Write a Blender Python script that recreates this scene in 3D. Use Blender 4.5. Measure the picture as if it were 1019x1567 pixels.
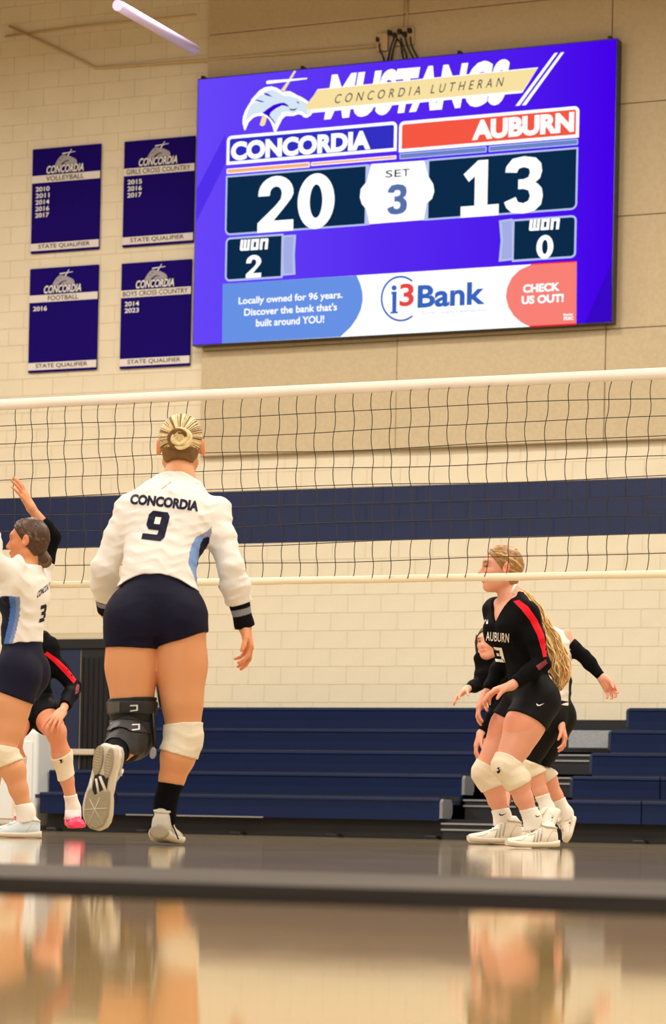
import bpy, bmesh, math, random
import numpy as np
from mathutils import Vector, Matrix
from mathutils.bvhtree import BVHTree
from mathutils.geometry import tessellate_polygon

S = bpy.context.scene
for o in list(bpy.data.objects):
    bpy.data.objects.remove(o)
COL = S.collection
random.seed(7)
RNG = np.random.RandomState(5)

# ------------------------------------------------------------------ camera
FPX, CH, YAW, ROLL = 4200.0, 0.073, math.radians(23), math.radians(1.18)
OX, OY = 509.5, 1270.0
cam = bpy.data.cameras.new('camera')
camo = bpy.data.objects.new('camera', cam)
COL.objects.link(camo)
S.camera = camo
cam.sensor_fit = 'HORIZONTAL'
cam.sensor_width = 36
cam.lens = FPX / 1019 * 36
cam.shift_y = (OY - 783.5) / 1019
cam.clip_start = 0.1
cam.clip_end = 200
camo.matrix_world = (Matrix.Translation((0, 0, CH)) @ Matrix.Rotation(YAW, 4, 'Z')
                     @ Matrix.Rotation(math.pi / 2, 4, 'X') @ Matrix.Rotation(ROLL, 4, 'Z'))
cam.dof.use_dof = True
cam.dof.focus_distance = 13.3
cam.dof.aperture_fstop = 10.0

# ------------------------------------------------------------------ light and exposure
S.view_settings.view_transform = 'Standard'
S.view_settings.look = 'None'
S.view_settings.gamma = 1
S.view_settings.use_curve_mapping = False
S.view_settings.exposure = -0.08
W = bpy.data.worlds.new('world')
S.world = W
W.use_nodes = True
W.node_tree.nodes['Background'].inputs[0].default_value = (1.0, 0.86, 0.66, 1)
W.node_tree.nodes['Background'].inputs[1].default_value = 0.15

def area(loc, sx, sy, power, rot=(0, 0, 0), col=(1.0, 0.94, 0.86)):
    l = bpy.data.lights.new('gym_light', 'AREA')
    l.shape = 'RECTANGLE'
    l.size, l.size_y = sx, sy
    l.energy = power
    l.color = col
    o = bpy.data.objects.new('gym_light', l)
    COL.objects.link(o)
    o.location = loc
    o.rotation_euler = rot
    return o
for _x in (-19, -11, -3, 5):
    for _y, _e in ((-2, 300), (4.5, 320), (11, 400), (17.5, 480), (22.0, 450)):
        area((_x, _y, 9.3), 1.6, 1.6, _e)
# one wide unseen area light behind the camera, turned toward the court
area((-3, -9, 6.0), 14, 5, 650, (math.radians(72), 0, math.radians(10)))

# ------------------------------------------------------------------ pixel -> world
FW = Vector((-math.sin(YAW), math.cos(YAW), 0))
RT = Vector((math.cos(YAW), math.sin(YAW), 0))
UPV = Vector((0, 0, 1))
CAM = Vector((0, 0, CH))
CR, SR = math.cos(ROLL), math.sin(ROLL)
def lev(px, py):
    u, v = px - OX, OY - py
    return (u * CR - v * SR) / FPX, (u * SR + v * CR) / FPX
def P(px, py, d):
    u, v = lev(px, py)
    return CAM + (FW + RT * u + UPV * v) * d
def PY(px, py, Y):
    u, v = lev(px, py)
    r = FW + RT * u + UPV * v
    return CAM + r * (Y / r.y)
def ray(px, py):
    u, v = lev(px, py)
    return (FW + RT * u + UPV * v).normalized()

# ------------------------------------------------------------------ materials
def lin(c):
    c = c.lstrip('#')
    r = []
    for i in (0, 2, 4):
        x = int(c[i:i + 2], 16) / 255
        r.append(x / 12.92 if x <= .04045 else ((x + .055) / 1.055) ** 2.4)
    return tuple(r)
MATS = {}
def mat(name, col, rough=.6, metal=0, noise=0, nscale=8, bump=0, bscale=60, spec=.5, vcol=False, sss=0, stretch=(1, 1, 1), emit=0, sheen=0, coat=0):
    if name in MATS:
        return MATS[name]
    m = bpy.data.materials.new(name)
    m.use_nodes = True
    nt = m.node_tree
    b = nt.nodes['Principled BSDF']
    L = nt.links.new
    c = (*lin(col), 1) if isinstance(col, str) else (*col, 1)
    b.inputs['Base Color'].default_value = c
    b.inputs['Roughness'].default_value = rough
    b.inputs['Metallic'].default_value = metal
    b.inputs['Specular IOR Level'].default_value = spec
    if sheen:
        b.inputs['Sheen Weight'].default_value = sheen
    if coat:
        b.inputs['Coat Weight'].default_value = coat
        b.inputs['Coat Roughness'].default_value = .08
    if sss:
        b.inputs['Subsurface Weight'].default_value = sss
        b.inputs['Subsurface Radius'].default_value = (.012, .004, .002)
        b.inputs['Subsurface Scale'].default_value = 1
    tc = nt.nodes.new('ShaderNodeTexCoord')
    mp = nt.nodes.new('ShaderNodeMapping')
    mp.inputs['Scale'].default_value = stretch
    L(tc.outputs['Object'], mp.inputs[0])
    src = None
    if vcol:
        a = nt.nodes.new('ShaderNodeVertexColor')
        a.layer_name = 'Col'
        src = a.outputs[0]
        L(src, b.inputs['Base Color'])
    if noise:
        n = nt.nodes.new('ShaderNodeTexNoise')
        n.inputs['Scale'].default_value = nscale
        n.inputs['Detail'].default_value = 4
        L(mp.outputs[0], n.inputs['Vector'])
        mr = nt.nodes.new('ShaderNodeMapRange')
        mr.inputs[1].default_value = .3
        mr.inputs[2].default_value = .7
        mr.inputs[3].default_value = 1 - noise
        mr.inputs[4].default_value = 1 + noise
        L(n.outputs[0], mr.inputs[0])
        mx = nt.nodes.new('ShaderNodeVectorMath')
        mx.operation = 'SCALE'
        if src is not None:
            L(src, mx.inputs[0])
        else:
            mx.inputs[0].default_value = c[:3]
        L(mr.outputs[0], mx.inputs['Scale'])
        L(mx.outputs[0], b.inputs['Base Color'])
    if bump:
        n = nt.nodes.new('ShaderNodeTexNoise')
        n.inputs['Scale'].default_value = bscale
        n.inputs['Detail'].default_value = 3
        L(mp.outputs[0], n.inputs['Vector'])
        bp = nt.nodes.new('ShaderNodeBump')
        bp.inputs['Strength'].default_value = bump
        bp.inputs['Distance'].default_value = .01
        L(n.outputs[0], bp.inputs['Height'])
        L(bp.outputs[0], b.inputs['Normal'])
    if emit:
        b.inputs['Emission Color'].default_value = c
        b.inputs['Emission Strength'].default_value = emit
        b.inputs['Base Color'].default_value = (.02, .02, .02, 1)
    MATS[name] = m
    return m
def glow(name, col, k=1.0):
    """LED screen colour: a display emits its picture."""
    if name in MATS:
        return MATS[name]
    m = bpy.data.materials.new(name)
    m.use_nodes = True
    nt = m.node_tree
    nt.nodes.remove(nt.nodes['Principled BSDF'])
    e = nt.nodes.new('ShaderNodeEmission')
    e.inputs[0].default_value = (*lin(col), 1)
    e.inputs[1].default_value = k
    nt.links.new(e.outputs[0], nt.nodes['Material Output'].inputs[0])
    MATS[name] = m
    return m

# ------------------------------------------------------------------ object helpers
def tag(o, label=None, cat=None, group=None, kind=None):
    if label: o['label'] = label
    if cat: o['category'] = cat
    if group: o['group'] = group
    if kind: o['kind'] = kind
    return o
def empty(name, loc, label=None, cat=None, group=None):
    o = bpy.data.objects.new(name, None)
    COL.objects.link(o)
    o.location = loc
    o.empty_display_size = .1
    return tag(o, label, cat, group)
def obj(name, me, m=None, parent=None, label=None):
    """link a mesh whose vertices are in world space; origin is moved to the parent"""
    o = bpy.data.objects.new(name, me)
    COL.objects.link(o)
    if m is not None:
        for q in (m if isinstance(m, (list, tuple)) else [m]):
            me.materials.append(q)
    if parent is not None:
        o.parent = parent
        l = Vector((0, 0, 0))
        q = parent
        while q is not None:
            l += q.location
            q = q.parent
        me.transform(Matrix.Translation(-l))
    else:
        n = len(me.vertices)
        if n:
            co = np.empty(n * 3, np.float32)
            me.vertices.foreach_get('co', co)
            co = co.reshape(-1, 3)
            c = Vector(((co[:, 0].min() + co[:, 0].max()) / 2, (co[:, 1].min() + co[:, 1].max()) / 2, co[:, 2].min()))
            c = Vector([float(v) for v in c])
            me.transform(Matrix.Translation(-c))
            o.location = c
    if label: o['label'] = label
    return o
class MB:
    def __init__(s):
        s.bm = bmesh.new()
    def box(s, x0, x1, y0, y1, z0, z1, bev=0, seg=2):
        g = bmesh.ops.create_cube(s.bm, size=1)
        vs = g['verts']
        for v in vs:
            v.co = Vector(((x0 + x1) / 2 + v.co.x * (x1 - x0), (y0 + y1) / 2 + v.co.y * (y1 - y0), (z0 + z1) / 2 + v.co.z * (z1 - z0)))
        if bev:
            es = list({e for v in vs for e in v.link_edges})
            bmesh.ops.bevel(s.bm, geom=es, offset=bev, segments=seg, profile=.5, affect='EDGES')
        return s
    def poly(s, pts):
        vs = [s.bm.verts.new(p) for p in pts]
        for t in tessellate_polygon([[Vector(p) for p in pts]]):
            try: s.bm.faces.new([vs[i] for i in t])
            except ValueError: pass
        return s
    def tube(s, pts, r, n=8, cap=True):
        rs = r if isinstance(r, (list, tuple)) else [r] * len(pts)
        pts = [Vector(p) for p in pts]
        rings = []
        ref = None
        for i, p in enumerate(pts):
            t = (pts[min(i + 1, len(pts) - 1)] - pts[max(i - 1, 0)]).normalized()
            if ref is None:
                ref = t.orthogonal().normalized()
            ref = (ref - t * ref.dot(t))
            ref = ref.normalized() if ref.length > 1e-6 else t.orthogonal().normalized()
            b = t.cross(ref)
            rings.append([s.bm.verts.new(p + (ref * math.cos(a) + b * math.sin(a)) * rs[i]) for a in [2 * math.pi * k / n for k in range(n)]])
        for a, b in zip(rings, rings[1:]):
            for k in range(n):
                f = s.bm.faces.new((a[k], a[(k + 1) % n], b[(k + 1) % n], b[k]))
                f.smooth = True
        if cap:
            s.bm.faces.new(rings[0][::-1])
            s.bm.faces.new(rings[-1])
        return s
    def loft(s, rings, cap=True, smooth=True):
        R = [[s.bm.verts.new(p) for p in r] for r in rings]
        n = len(R[0])
        for a, b in zip(R, R[1:]):
            for k in range(n):
                f = s.bm.faces.new((a[k], a[(k + 1) % n], b[(k + 1) % n], b[k]))
                f.smooth = smooth
        if cap:
            s.bm.faces.new(R[0][::-1])
            s.bm.faces.new(R[-1])
        return s
    def mesh(s, name='m', norm=True):
        if norm:
            bmesh.ops.recalc_face_normals(s.bm, faces=s.bm.faces)
        me = bpy.data.meshes.new(name)
        s.bm.to_mesh(me)
        s.bm.free()
        return me
    def build(s, name, m=None, parent=None, label=None):
        return obj(name, s.mesh(name), m, parent, label)
_TC = {}
def text_mesh(txt, offset=0.0, shear=0.0, space=1.0):
    """(verts Nx2, tris) of a text in font units, bounding box normalised to 0..1"""
    key = (txt, offset, shear, space)
    if key in _TC: return _TC[key]
    cu = bpy.data.curves.new('t', 'FONT')
    cu.body = txt
    cu.offset = offset
    cu.shear = shear
    cu.space_character = space
    cu.resolution_u = 4
    cu.fill_mode = 'FRONT'
    ob = bpy.data.objects.new('t', cu)
    COL.objects.link(ob)
    dg = bpy.context.evaluated_depsgraph_get()
    me = bpy.data.meshes.new_from_object(ob.evaluated_get(dg))
    bm = bmesh.new()
    bm.from_mesh(me)
    bmesh.ops.triangulate(bm, faces=bm.faces)
    v = np.array([(q.co.x, q.co.y) for q in bm.verts])
    f = [[q.index for q in t.verts] for t in bm.faces]
    bm.free()
    bpy.data.objects.remove(ob)
    bpy.data.meshes.remove(me)
    bpy.data.curves.remove(cu)
    lo, hi = v.min(0), v.max(0)
    v = (v - lo) / (hi - lo)
    _TC[key] = (v, f)
    return _TC[key]
# ================================================================== THE HALL
YW = 28.7                                   # back wall face
CREAM = mat('cream_block_paint', '#e0d5ba', .55, noise=.035, nscale=3, bump=.25, bscale=45, spec=.25)
CREAM_JOINT = mat('cream_joint', '#d2c4a2', .8)
NAVYB = mat('navy_block_paint', '#1d2749', .4, noise=.05, nscale=3, bump=.2, bscale=45, spec=.3)
PANEL = mat('acoustic_panel_fabric', '#c6b595', .9, noise=.05, nscale=25, bump=.35, bscale=90, spec=.1)
PANEL2 = mat('dark_upper_panel', '#b9a27e', .9, noise=.05, nscale=25, bump=.35, bscale=90, spec=.1)
WHITE = mat('white_paint', '#e9e6de', .5)
BLACK = mat('black_plastic', '#141518', .5)
BLACKM = mat('black_metal', '#17181c', .35, spec=.5)
CONDUIT = mat('painted_conduit', '#c7ae84', .6)
ALU = mat('aluminium', '#b9babb', .35, metal=.8)

XW0, XW1, ZC = -34.0, 16.0, 10.6
wall = MB().box(XW0, XW1, YW - .009, YW + .4, 0, ZC).build('wall_back', CREAM_JOINT)
tag(wall, 'cream painted block wall with a navy stripe behind the bleachers', kind='structure')
ch = .2032
ztop = PY(700, 741, YW).z                   # top of the navy stripe
base = ztop - math.floor(ztop / ch) * ch - ch
ks = round((ztop - base) / ch)              # first course above the stripe
DX0, DX1, DZ1 = PY(75, 1000, YW).x, PY(199, 1000, YW).x, PY(120, 981, YW).z     # doorway
def block_mesh(w, h, d=.03):
    b = MB()
    g = .0022
    b.box(-w / 2 + g, w / 2 - g, -d, 0, -h / 2 + g, h / 2 - g)
    bm = b.bm
    fr = [e for e in bm.edges if all(v.co.y < -d + 1e-5 for v in e.verts)]
    bmesh.ops.bevel(bm, geom=fr, offset=.003, segments=1, affect='EDGES')
    return b.mesh('block')
BM = {}
far = MB()
cand = []
PX0, PZ0 = PY(312, 640, YW).x, PY(965, 676, YW).z       # corner of the acoustic panels
for k in range(int((ZC - base) / ch) + 2):
    z0, z1 = base + k * ch, base + (k + 1) * ch
    z0 = max(z0, 0); z1 = min(z1, ZC)
    if z1 - z0 < .03: continue
    x = XW0 + (0 if k % 2 else -.2032)
    while x < XW1:
        a, b = max(x, XW0), min(x + .4064, XW1)
        x += .4064
        if b - a < .05: continue
        if z0 > PZ0 + .02 and a > PX0 + .05 and b < PX0 + 12: continue     # covered by panels
        if z0 < DZ1 - .02 and a < DX1 and b > DX0:
            if a < DX0 - .03: b = DX0
            elif b > DX1 + .03: a = DX1
            else: continue
        navy = ks - 3 <= k < ks
        cx, cz = (a + b) / 2, (z0 + z1) / 2
        r = Vector((cx, YW, cz)) - CAM
        dd = r.dot(FW); u = r.dot(RT) / dd * FPX; v = r.dot(UPV) / dd * FPX
        px = OX + u * CR + v * SR; py = OY - (-u * SR + v * CR)
        vis = 20 < px < 1000 and 560 < py < 1085
        cand.append((vis, dd, a, b, z0, z1, navy))
shown = sorted([c for c in cand if c[0]], key=lambda c: c[1])[:300]
ids = {id(c) for c in shown}
for c in cand:
    if id(c) in ids:
        _, _, a, b, z0, z1, navy = c
        key = (round(b - a, 3), round(z1 - z0, 3), navy)
        if key not in BM:
            BM[key] = block_mesh(b - a, z1 - z0)
            BM[key].materials.append(NAVYB if navy else CREAM)
        o = bpy.data.objects.new('block', BM[key])
        COL.objects.link(o)
        o.parent = wall
        o.location = Vector(((a + b) / 2, YW + .016, (z0 + z1) / 2)) - wall.location
farn = MB()
for c in cand:
    if id(c) not in ids:
        _, _, a, b, z0, z1, navy = c
        (farn if navy else far).box(a + .0022, b - .0022, YW - .014, YW + .016, z0 + .0022, z1 - .0022)
tag(far.build('blockwork', CREAM, wall), kind='stuff')
tag(farn.build('blockwork', NAVYB, wall), kind='stuff')

MB().box(XW0, XW1, YW - .0105, YW - .0089, ztop - 3 * ch + .001, ztop - .001).build('stripe_paint', NAVYB, wall)
# acoustic panels standing proud of the upper wall
pm = {}
for r_ in range(6):
    for c_ in range(5):
        x0 = PX0 + c_ * 2.44; z0 = PZ0 + r_ * 1.22
        z1 = min(z0 + 1.22, ZC)
        if z1 - z0 < .1: continue
        MB().box(x0 + .004, x0 + 2.436, YW - .1 - .006 * ((r_ * 3 + c_ * 5) % 3), YW, z0 + .004, z1 - .004, .006, 1).build(
            'acoustic_panel', PANEL, wall)

# floor
fm = bpy.data.materials.new('court_floor')
fm.use_nodes = True
nt = fm.node_tree
b = nt.nodes['Principled BSDF']
L = nt.links.new
tc = nt.nodes.new('ShaderNodeTexCoord')
mp = nt.nodes.new('ShaderNodeMapping')
mp.inputs['Scale'].default_value = (1, 1, 1)
L(tc.outputs['Object'], mp.inputs[0])
br = nt.nodes.new('ShaderNodeTexBrick')
br.inputs['Color1'].default_value = (*lin('#e2bd80'), 1)
br.inputs['Color2'].default_value = (*lin('#d4ae70'), 1)
br.inputs['Mortar'].default_value = (*lin('#5c4428'), 1)
br.inputs['Scale'].default_value = 1
br.inputs['Mortar Size'].default_value = .0015
br.inputs['Brick Width'].default_value = 1.1
br.inputs['Row Height'].default_value = .057
L(mp.outputs[0], br.inputs['Vector'])
no = nt.nodes.new('ShaderNodeTexNoise')
no.inputs['Scale'].default_value = 1.2
no.inputs['Detail'].default_value = 6
mp2 = nt.nodes.new('ShaderNodeMapping')
mp2.inputs['Scale'].default_value = (1, 8, 1)
L(tc.outputs['Object'], mp2.inputs[0])
L(mp2.outputs[0], no.inputs['Vector'])
mx = nt.nodes.new('ShaderNodeMix')
mx.data_type = 'RGBA'
mx.blend_type = 'MULTIPLY'
mx.inputs[0].default_value = .5
L(br.outputs[0], mx.inputs[6])
L(no.outputs[0], mx.inputs[7])
L(mx.outputs[2], b.inputs['Base Color'])
mr = nt.nodes.new('ShaderNodeMapRange')
mr.inputs[3].default_value = .03
mr.inputs[4].default_value = .055
L(no.outputs[0], mr.inputs[0])
L(mr.outputs[0], b.inputs['Roughness'])
b.inputs['Specular IOR Level'].default_value = .10
nb = nt.nodes.new('ShaderNodeTexNoise')
nb.inputs['Scale'].default_value = 14
L(tc.outputs['Object'], nb.inputs['Vector'])
bp = nt.nodes.new('ShaderNodeBump')
bp.inputs['Strength'].default_value = .03
bp.inputs['Distance'].default_value = .01
L(nb.outputs[0], bp.inputs['Height'])
L(bp.outputs[0], b.inputs['Normal'])
fl = MB().box(XW0, XW1, -14, YW + .4, -.2, 0).build('floor', fm)
tag(fl, 'glossy varnished maple sports court floor', kind='structure')
STAIN = mat('charcoal_court_stain', '#b7a484', .045, noise=.18, nscale=3, bump=.03, bscale=30, spec=.11)
MATTE = mat('grey_matte_floor', '#6a645e', .8, noise=.12, nscale=2.5, spec=0)
LINE = mat('black_line_paint', '#2a2622', .8, noise=.2, nscale=3, spec=0)
# stained playing area, the dull grey apron strip and the painted end line
tag(MB().box(-18, 9, 4.3, YW - 3.75, 0, .0006).build('court_stain', STAIN, fl), 'charcoal stained court area')
tag(MB().box(-18, 9, 3.2, 4.2995, 0, .0008).build('apron_strip', MATTE, fl), 'dull grey strip outside the court')
tag(MB().box(-18, 9, 2.42, 3.1995, 0, .0008).build('end_line', LINE, fl), 'black painted end line')
cl = MB().box(XW0, XW1, -14, YW + .4, ZC, ZC + .2).build('ceiling', mat('ceiling_deck', '#a58f6c', .8))
tag(cl, 'tan gym ceiling deck', kind='structure')
for nm, a, b_ in (('wall_left', XW0 - .3, XW0), ('wall_right', XW1, XW1 + .3)):
    tag(MB().box(a, b_, -14, YW + .4, 0, ZC).build(nm, CREAM), 'cream side wall of the gym', kind='structure')
bbm = MB()
bbm.box(XW0, DX0 - .07, YW - .035, YW - .0145, 0, .1)
bbm.box(DX1 + .07, XW1, YW - .035, YW - .0145, 0, .1)
tag(bbm.build('baseboard_back', mat('vinyl_base', '#22232a', .5)), 'dark vinyl base along the back wall', kind='structure')

# door
dr = empty('door_1', ((DX0 + DX1) / 2, YW - .02, 0))
tag(dr, 'dark double door in the back wall left of the bleachers', kind='structure')
fb = MB()
fb.box(DX0 - .06, DX0 + .02, YW - .06, YW - .0145, 0, DZ1 + .02)
fb.box(DX1 - .02, DX1 + .06, YW - .06, YW - .0145, 0, DZ1 + .02)
fb.box(DX0 + .02, DX1 - .02, YW - .06, YW - .0145, DZ1 - .09, DZ1 + .02)
fb.build('door_frame', BLACK, dr)
NAVYP = mat('navy_door_paint', '#1b2848', .45, noise=.05, nscale=3)
DM = PY(124, 1060, YW).x
MB().box(DX0 + .02, DM - .01, YW - .035, YW + .01, .01, DZ1 - .09, .004, 1).build('door_leaf', NAVYP, dr)
rb = MB().box(DM + .01, DX1 - .02, YW - .035, YW + .01, .01, DZ1 - .09, .004, 1).build('door_leaf', BLACK, dr, 'black ribbed door leaf')
n = 9
for i in range(n):
    x = DM + .04 + (DX1 - DM - .1) * i / (n - 1)
    MB().box(x - .012, x + .012, YW - .055, YW - .035, .1, DZ1 - .2, .004, 1).build('rib', BLACKM, rb)
pbz = PY(115, 1151, YW).z
lf = [c for c in dr.children if c.name.startswith('door_leaf')][0]
MB().box(PY(99, 1151, YW).x, PY(150, 1151, YW).x, YW - .11, YW - .035, pbz - .035, pbz + .035, .012, 2).build('panic_bar', mat('cream_bar', '#cfc6ae', .4), lf, 'cream panic bar')

# leaning rails seen between the player's thighs
pr = empty('storage_rack', PY(246, 1078, 28.2) * 1.0, 'thin black leaning rack rails standing against the cream wall', 'rack')
pr.location = (PY(250, 1082, 28.35).x, 28.35, 0)
for o1, o2, w in ((232, 246, .022), (239, 255, .016)):
    p0 = PY(o1, 985, 28.6); q = PY(o2, 1083, 28.45)
    MB().tube([p0, q], w, 8).build('rail', BLACKM, pr)
pz = PY(236, 1010, 28.49)
a1 = PY(234, 1000, 28.49); a2 = PY(241, 1000, 28.49)
MB().tube([a1, a2], .01, 6).build('crossbar', BLACKM, pr)

# conduits, box, brace
def onwall(px, py, off): return PY(px, py, YW - off)
c1 = MB().tube([onwall(14, 40, .05), onwall(80, 71, .05), onwall(147, 104, .05), onwall(157, 103.5, .05), onwall(420, 83, .13), onwall(579, 70, .13)], .014, 8).build('conduit', CONDUIT)
tag(c1, 'tan painted conduit bending on the wall above the scoreboard', 'conduit')
c2 = MB().tube([onwall(8, 56, .04), onwall(120, 41, .04), onwall(300, 22, .13)], .012, 8).build('conduit', CONDUIT)
tag(c2, 'upper straight tan conduit near the top left of the wall', 'conduit')
c3 = MB().tube([onwall(622, 45, .12), onwall(624, 0, .12)], .014, 8).build('conduit', CONDUIT)
tag(c3, 'short vertical tan conduit rising from the outlet box', 'conduit')
def plate(px, py, w, h, label):
    p = PY(px, py, YW - .106)
    e = empty('outlet_box', (p.x, p.y, p.z - h / 2), label, 'outlet')
    MB().box(p.x - w / 2, p.x + w / 2, p.y - .05, p.y, p.z - h / 2, p.z + h / 2, .008, 2).build('housing', CONDUIT, e)
    return e, p
e1, p1 = plate(587, 66, .13, .2, 'tan outlet box left above the scoreboard with one plug')
MB().box(p1.x - .06, p1.x - .03, p1.y - .1, p1.y - .05, p1.z + .0, p1.z + .05, .006, 1).build('plug', BLACK, e1)
e2, p2 = plate(620, 57, .24, .2, 'tan outlet box above the scoreboard with several black plugs')
for i in range(5):
    x = p2.x - .16 + .06 * i
    MB().box(x - .02, x + .025, p2.y - .11, p2.y - .05, p2.z + .02 - .035 * (i % 2), p2.z + .07 - .035 * (i % 2), .006, 1).build('plug', BLACK, e2)
cb = [((581, 66), (578, 78), (588, 84), (588, 97)), ((603, 58), (597, 72), (596, 84), (592, 96)), ((608, 58), (600, 75), (601, 86), (597, 96)),
      ((613, 58), (616, 75), (624, 82), (622, 93)), ((620, 56), (622, 74), (630, 84), (634, 92)), ((628, 56), (626, 70), (636, 80), (640, 91)), ((608, 60), (617, 66), (612, 84), (619, 92))]
cl_ = ['from the left outlet box', 'leftmost from the plug cluster', 'second from the plug cluster', 'third from the plug cluster', 'fourth from the plug cluster', 'rightmost from the plug cluster', 'crossing in the middle of the cluster']
for c, w_ in zip(cb, cl_):
    q = [PY(x, y, YW - (.2, .19, .15, .122)[i] + .004 * (cb.index(c) % 3)) for i, (x, y) in enumerate(c)]
    pts = []
    for i in range(13):
        t = i / 12
        pts.append(q[0] * (1 - t) ** 3 + q[1] * 3 * t * (1 - t) ** 2 + q[2] * 3 * t * t * (1 - t) + q[3] * t ** 3)
    o = MB().tube(pts, .011, 6).build('power_cable', BLACK)
    tag(o, 'black power cable hanging behind the scoreboard top, ' + w_, 'cable', 'black cables above the scoreboard')
bra = MB().tube([P(180, 8, 24.5), P(298, 76, 26.5)], .05, 12).build('roof_tube', mat('lavender_tube', '#cdbfe8', .4))
tag(bra, 'pale lavender tube slanting down from the roof, top left', 'tube')

# ================================================================== SCOREBOARD
YB = YW - .29
sb = empty('scoreboard', (0, 0, 0), 'large purple and white LED video scoreboard hung on the wall', 'scoreboard')
_c = PY(620, 320, YB)
sb.location = (_c.x, YB + .1, PY(620, 520, YB).z)
SX0 = PY(299.5, 325, YB).x; SX1 = PY(939, 277, YB).x
SZ1 = (PY(303, 122, YB).z + PY(942, 60, YB).z) / 2; SZ0 = (PY(296, 527, YB).z + PY(936, 493, YB).z) / 2
MB().box(SX0 - .012, SX1 + .012, YB + .004, YB + .155, SZ0 - .012, SZ1 + .012, .004, 1).build('housing', BLACKM, sb)
for xx in (303, 460, 700, 930):
    x = PY(xx, 60, YB).x + (.04 if xx == 303 else 0)
    MB().box(x - .02, x + .02, YB + .05, YB + .15, SZ1 + .012, SZ1 + .06, .004, 1).build('bracket', BLACKM, sb)
# screen face with a left-to-right change of purple (part of the displayed picture)
sm = glow('screen_purple', '#4b10f0', 1.0)
nt = sm.node_tree
e = [n_ for n_ in nt.nodes if n_.type == 'EMISSION'][0]
tc = nt.nodes.new('ShaderNodeTexCoord'); sp = nt.nodes.new('ShaderNodeSeparateXYZ'); rp = nt.nodes.new('ShaderNodeValToRGB')
nt.links.new(tc.outputs['Generated'], sp.inputs[0]); nt.links.new(sp.outputs[0], rp.inputs[0]); nt.links.new(rp.outputs[0], e.inputs[0])
rp.color_ramp.elements[0].color = (*lin('#6a48ff'), 1)
rp.color_ramp.elements[1].color = (*lin('#4600ee'), 1)
rp.color_ramp.elements.new(.45).color = (*lin('#5a2cf6'), 1)
scr = MB().poly([(SX0, YB, SZ0), (SX1, YB, SZ0), (SX1, YB, SZ1), (SX0, YB, SZ1)]).build('screen', sm, sb)
GW = glow('screen_white', '#ffffff', 1.15); GN = glow('screen_navy', '#0c2c4c', 1.0)
GB = glow('screen_blue', '#3431c8', 1.0); GR = glow('screen_red', '#fb5a45', 1.0)
GO = glow('screen_orange', '#ffb784', 1.0); GS = glow('screen_slate', '#6f88c8', 1.0)
GY = glow('screen_cream', '#ffe7a6', 1.0); GK = glow('screen_ink', '#1a1440', 1.0)
GL = glow('screen_lilac', '#a9b2ea', 1.0); GA = glow('screen_skyblue', '#6a95ea', 1.0)
GT = glow('screen_bankblue', '#3a68c4', 1.0); GP = glow('screen_pale', '#dcecfb', 1.0)
GC = glow('screen_coral', '#ff8478', 1.0); GBD = glow('screen_border', '#bccaf8', 1.0)
GD = glow('screen_deep', '#3a08cc', 1.0); GG = glow('screen_grey', '#c3d8de', 1.0); GRD = glow('screen_pure_red', '#ef2030', 1.0)
def flat(name, pts, m, lay, parent=scr, Y=None, label=None):
    Y = (YB if Y is None else Y) - .0015 * lay
    return MB().poly([PY(x, y, Y) for x, y in pts]).build(name, m, parent, label)
def wrect(x0, y0, x1, y1, Y=YB):
    a = PY(x0, y0, Y); b_ = PY(x1, y1, Y)
    return a.x, a.z, b_.x, b_.z
def rrect(name, px, rad, m, lay, inset=0, parent=scr, corners='1111'):
    """px: TL and BR pixels -> rounded rectangle square to the board"""
    X0, Z1, X1, Z0 = wrect(*px)
    X0 += inset; X1 -= inset; Z0 += inset; Z1 -= inset
    r = max(rad - inset, .001)
    pts = []
    for (cx, cz, a0, on) in ((X1 - r, Z1 - r, 0, corners[1]), (X0 + r, Z1 - r, 90, corners[0]), (X0 + r, Z0 + r, 180, corners[3]), (X1 - r, Z0 + r, 270, corners[2])):
        if on == '1':
            for k in range(7):
                a = math.radians(a0 + 15 * k)
                pts.append((cx + r * math.cos(a), YB - .0015 * lay, cz + r * math.sin(a)))
        else:
            a = math.radians(a0 + 45)
            pts.append((cx + r * (1 if math.cos(a) > 0 else -1), YB - .0015 * lay, cz + r * (1 if math.sin(a) > 0 else -1)))
    return MB().poly(pts).build(name, m, parent)
def letters(v, f):
    # split a word into its separate letters
    p = list(range(len(v)))
    def fd(i):
        while p[i] != i: p[i] = p[p[i]]; i = p[i]
        return i
    for t in f:
        for a, b_ in ((0, 1), (1, 2)): p[fd(t[a])] = fd(t[b_])
    g = {}
    for t in f: g.setdefault(fd(t[0]), []).append(t)
    for fs in g.values():
        ix = sorted({i for t in fs for i in t}); mp_ = {i: k for k, i in enumerate(ix)}
        yield v[ix], [[mp_[i] for i in t] for t in fs]
def text_rect(txt, X0, Z0, X1, Z1, Y, m, parent, name='lettering', offset=.0, shear=0, space=1.0, depth=0, split=False):
    v, f = text_mesh(txt, offset, shear, space)
    if split:
        for vv, ff in letters(v, f):
            me = bpy.data.meshes.new('letter')
            me.from_pydata([(X0 + a * (X1 - X0), Y, Z0 + c * (Z1 - Z0)) for a, c in vv], [], ff)
            o = obj('letter', me, m, parent)
        return o
    me = bpy.data.meshes.new(name)
    me.from_pydata([(X0 + a * (X1 - X0), Y, Z0 + c * (Z1 - Z0)) for a, c in v], [], f)
    return obj(name, me, m, parent)
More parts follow.
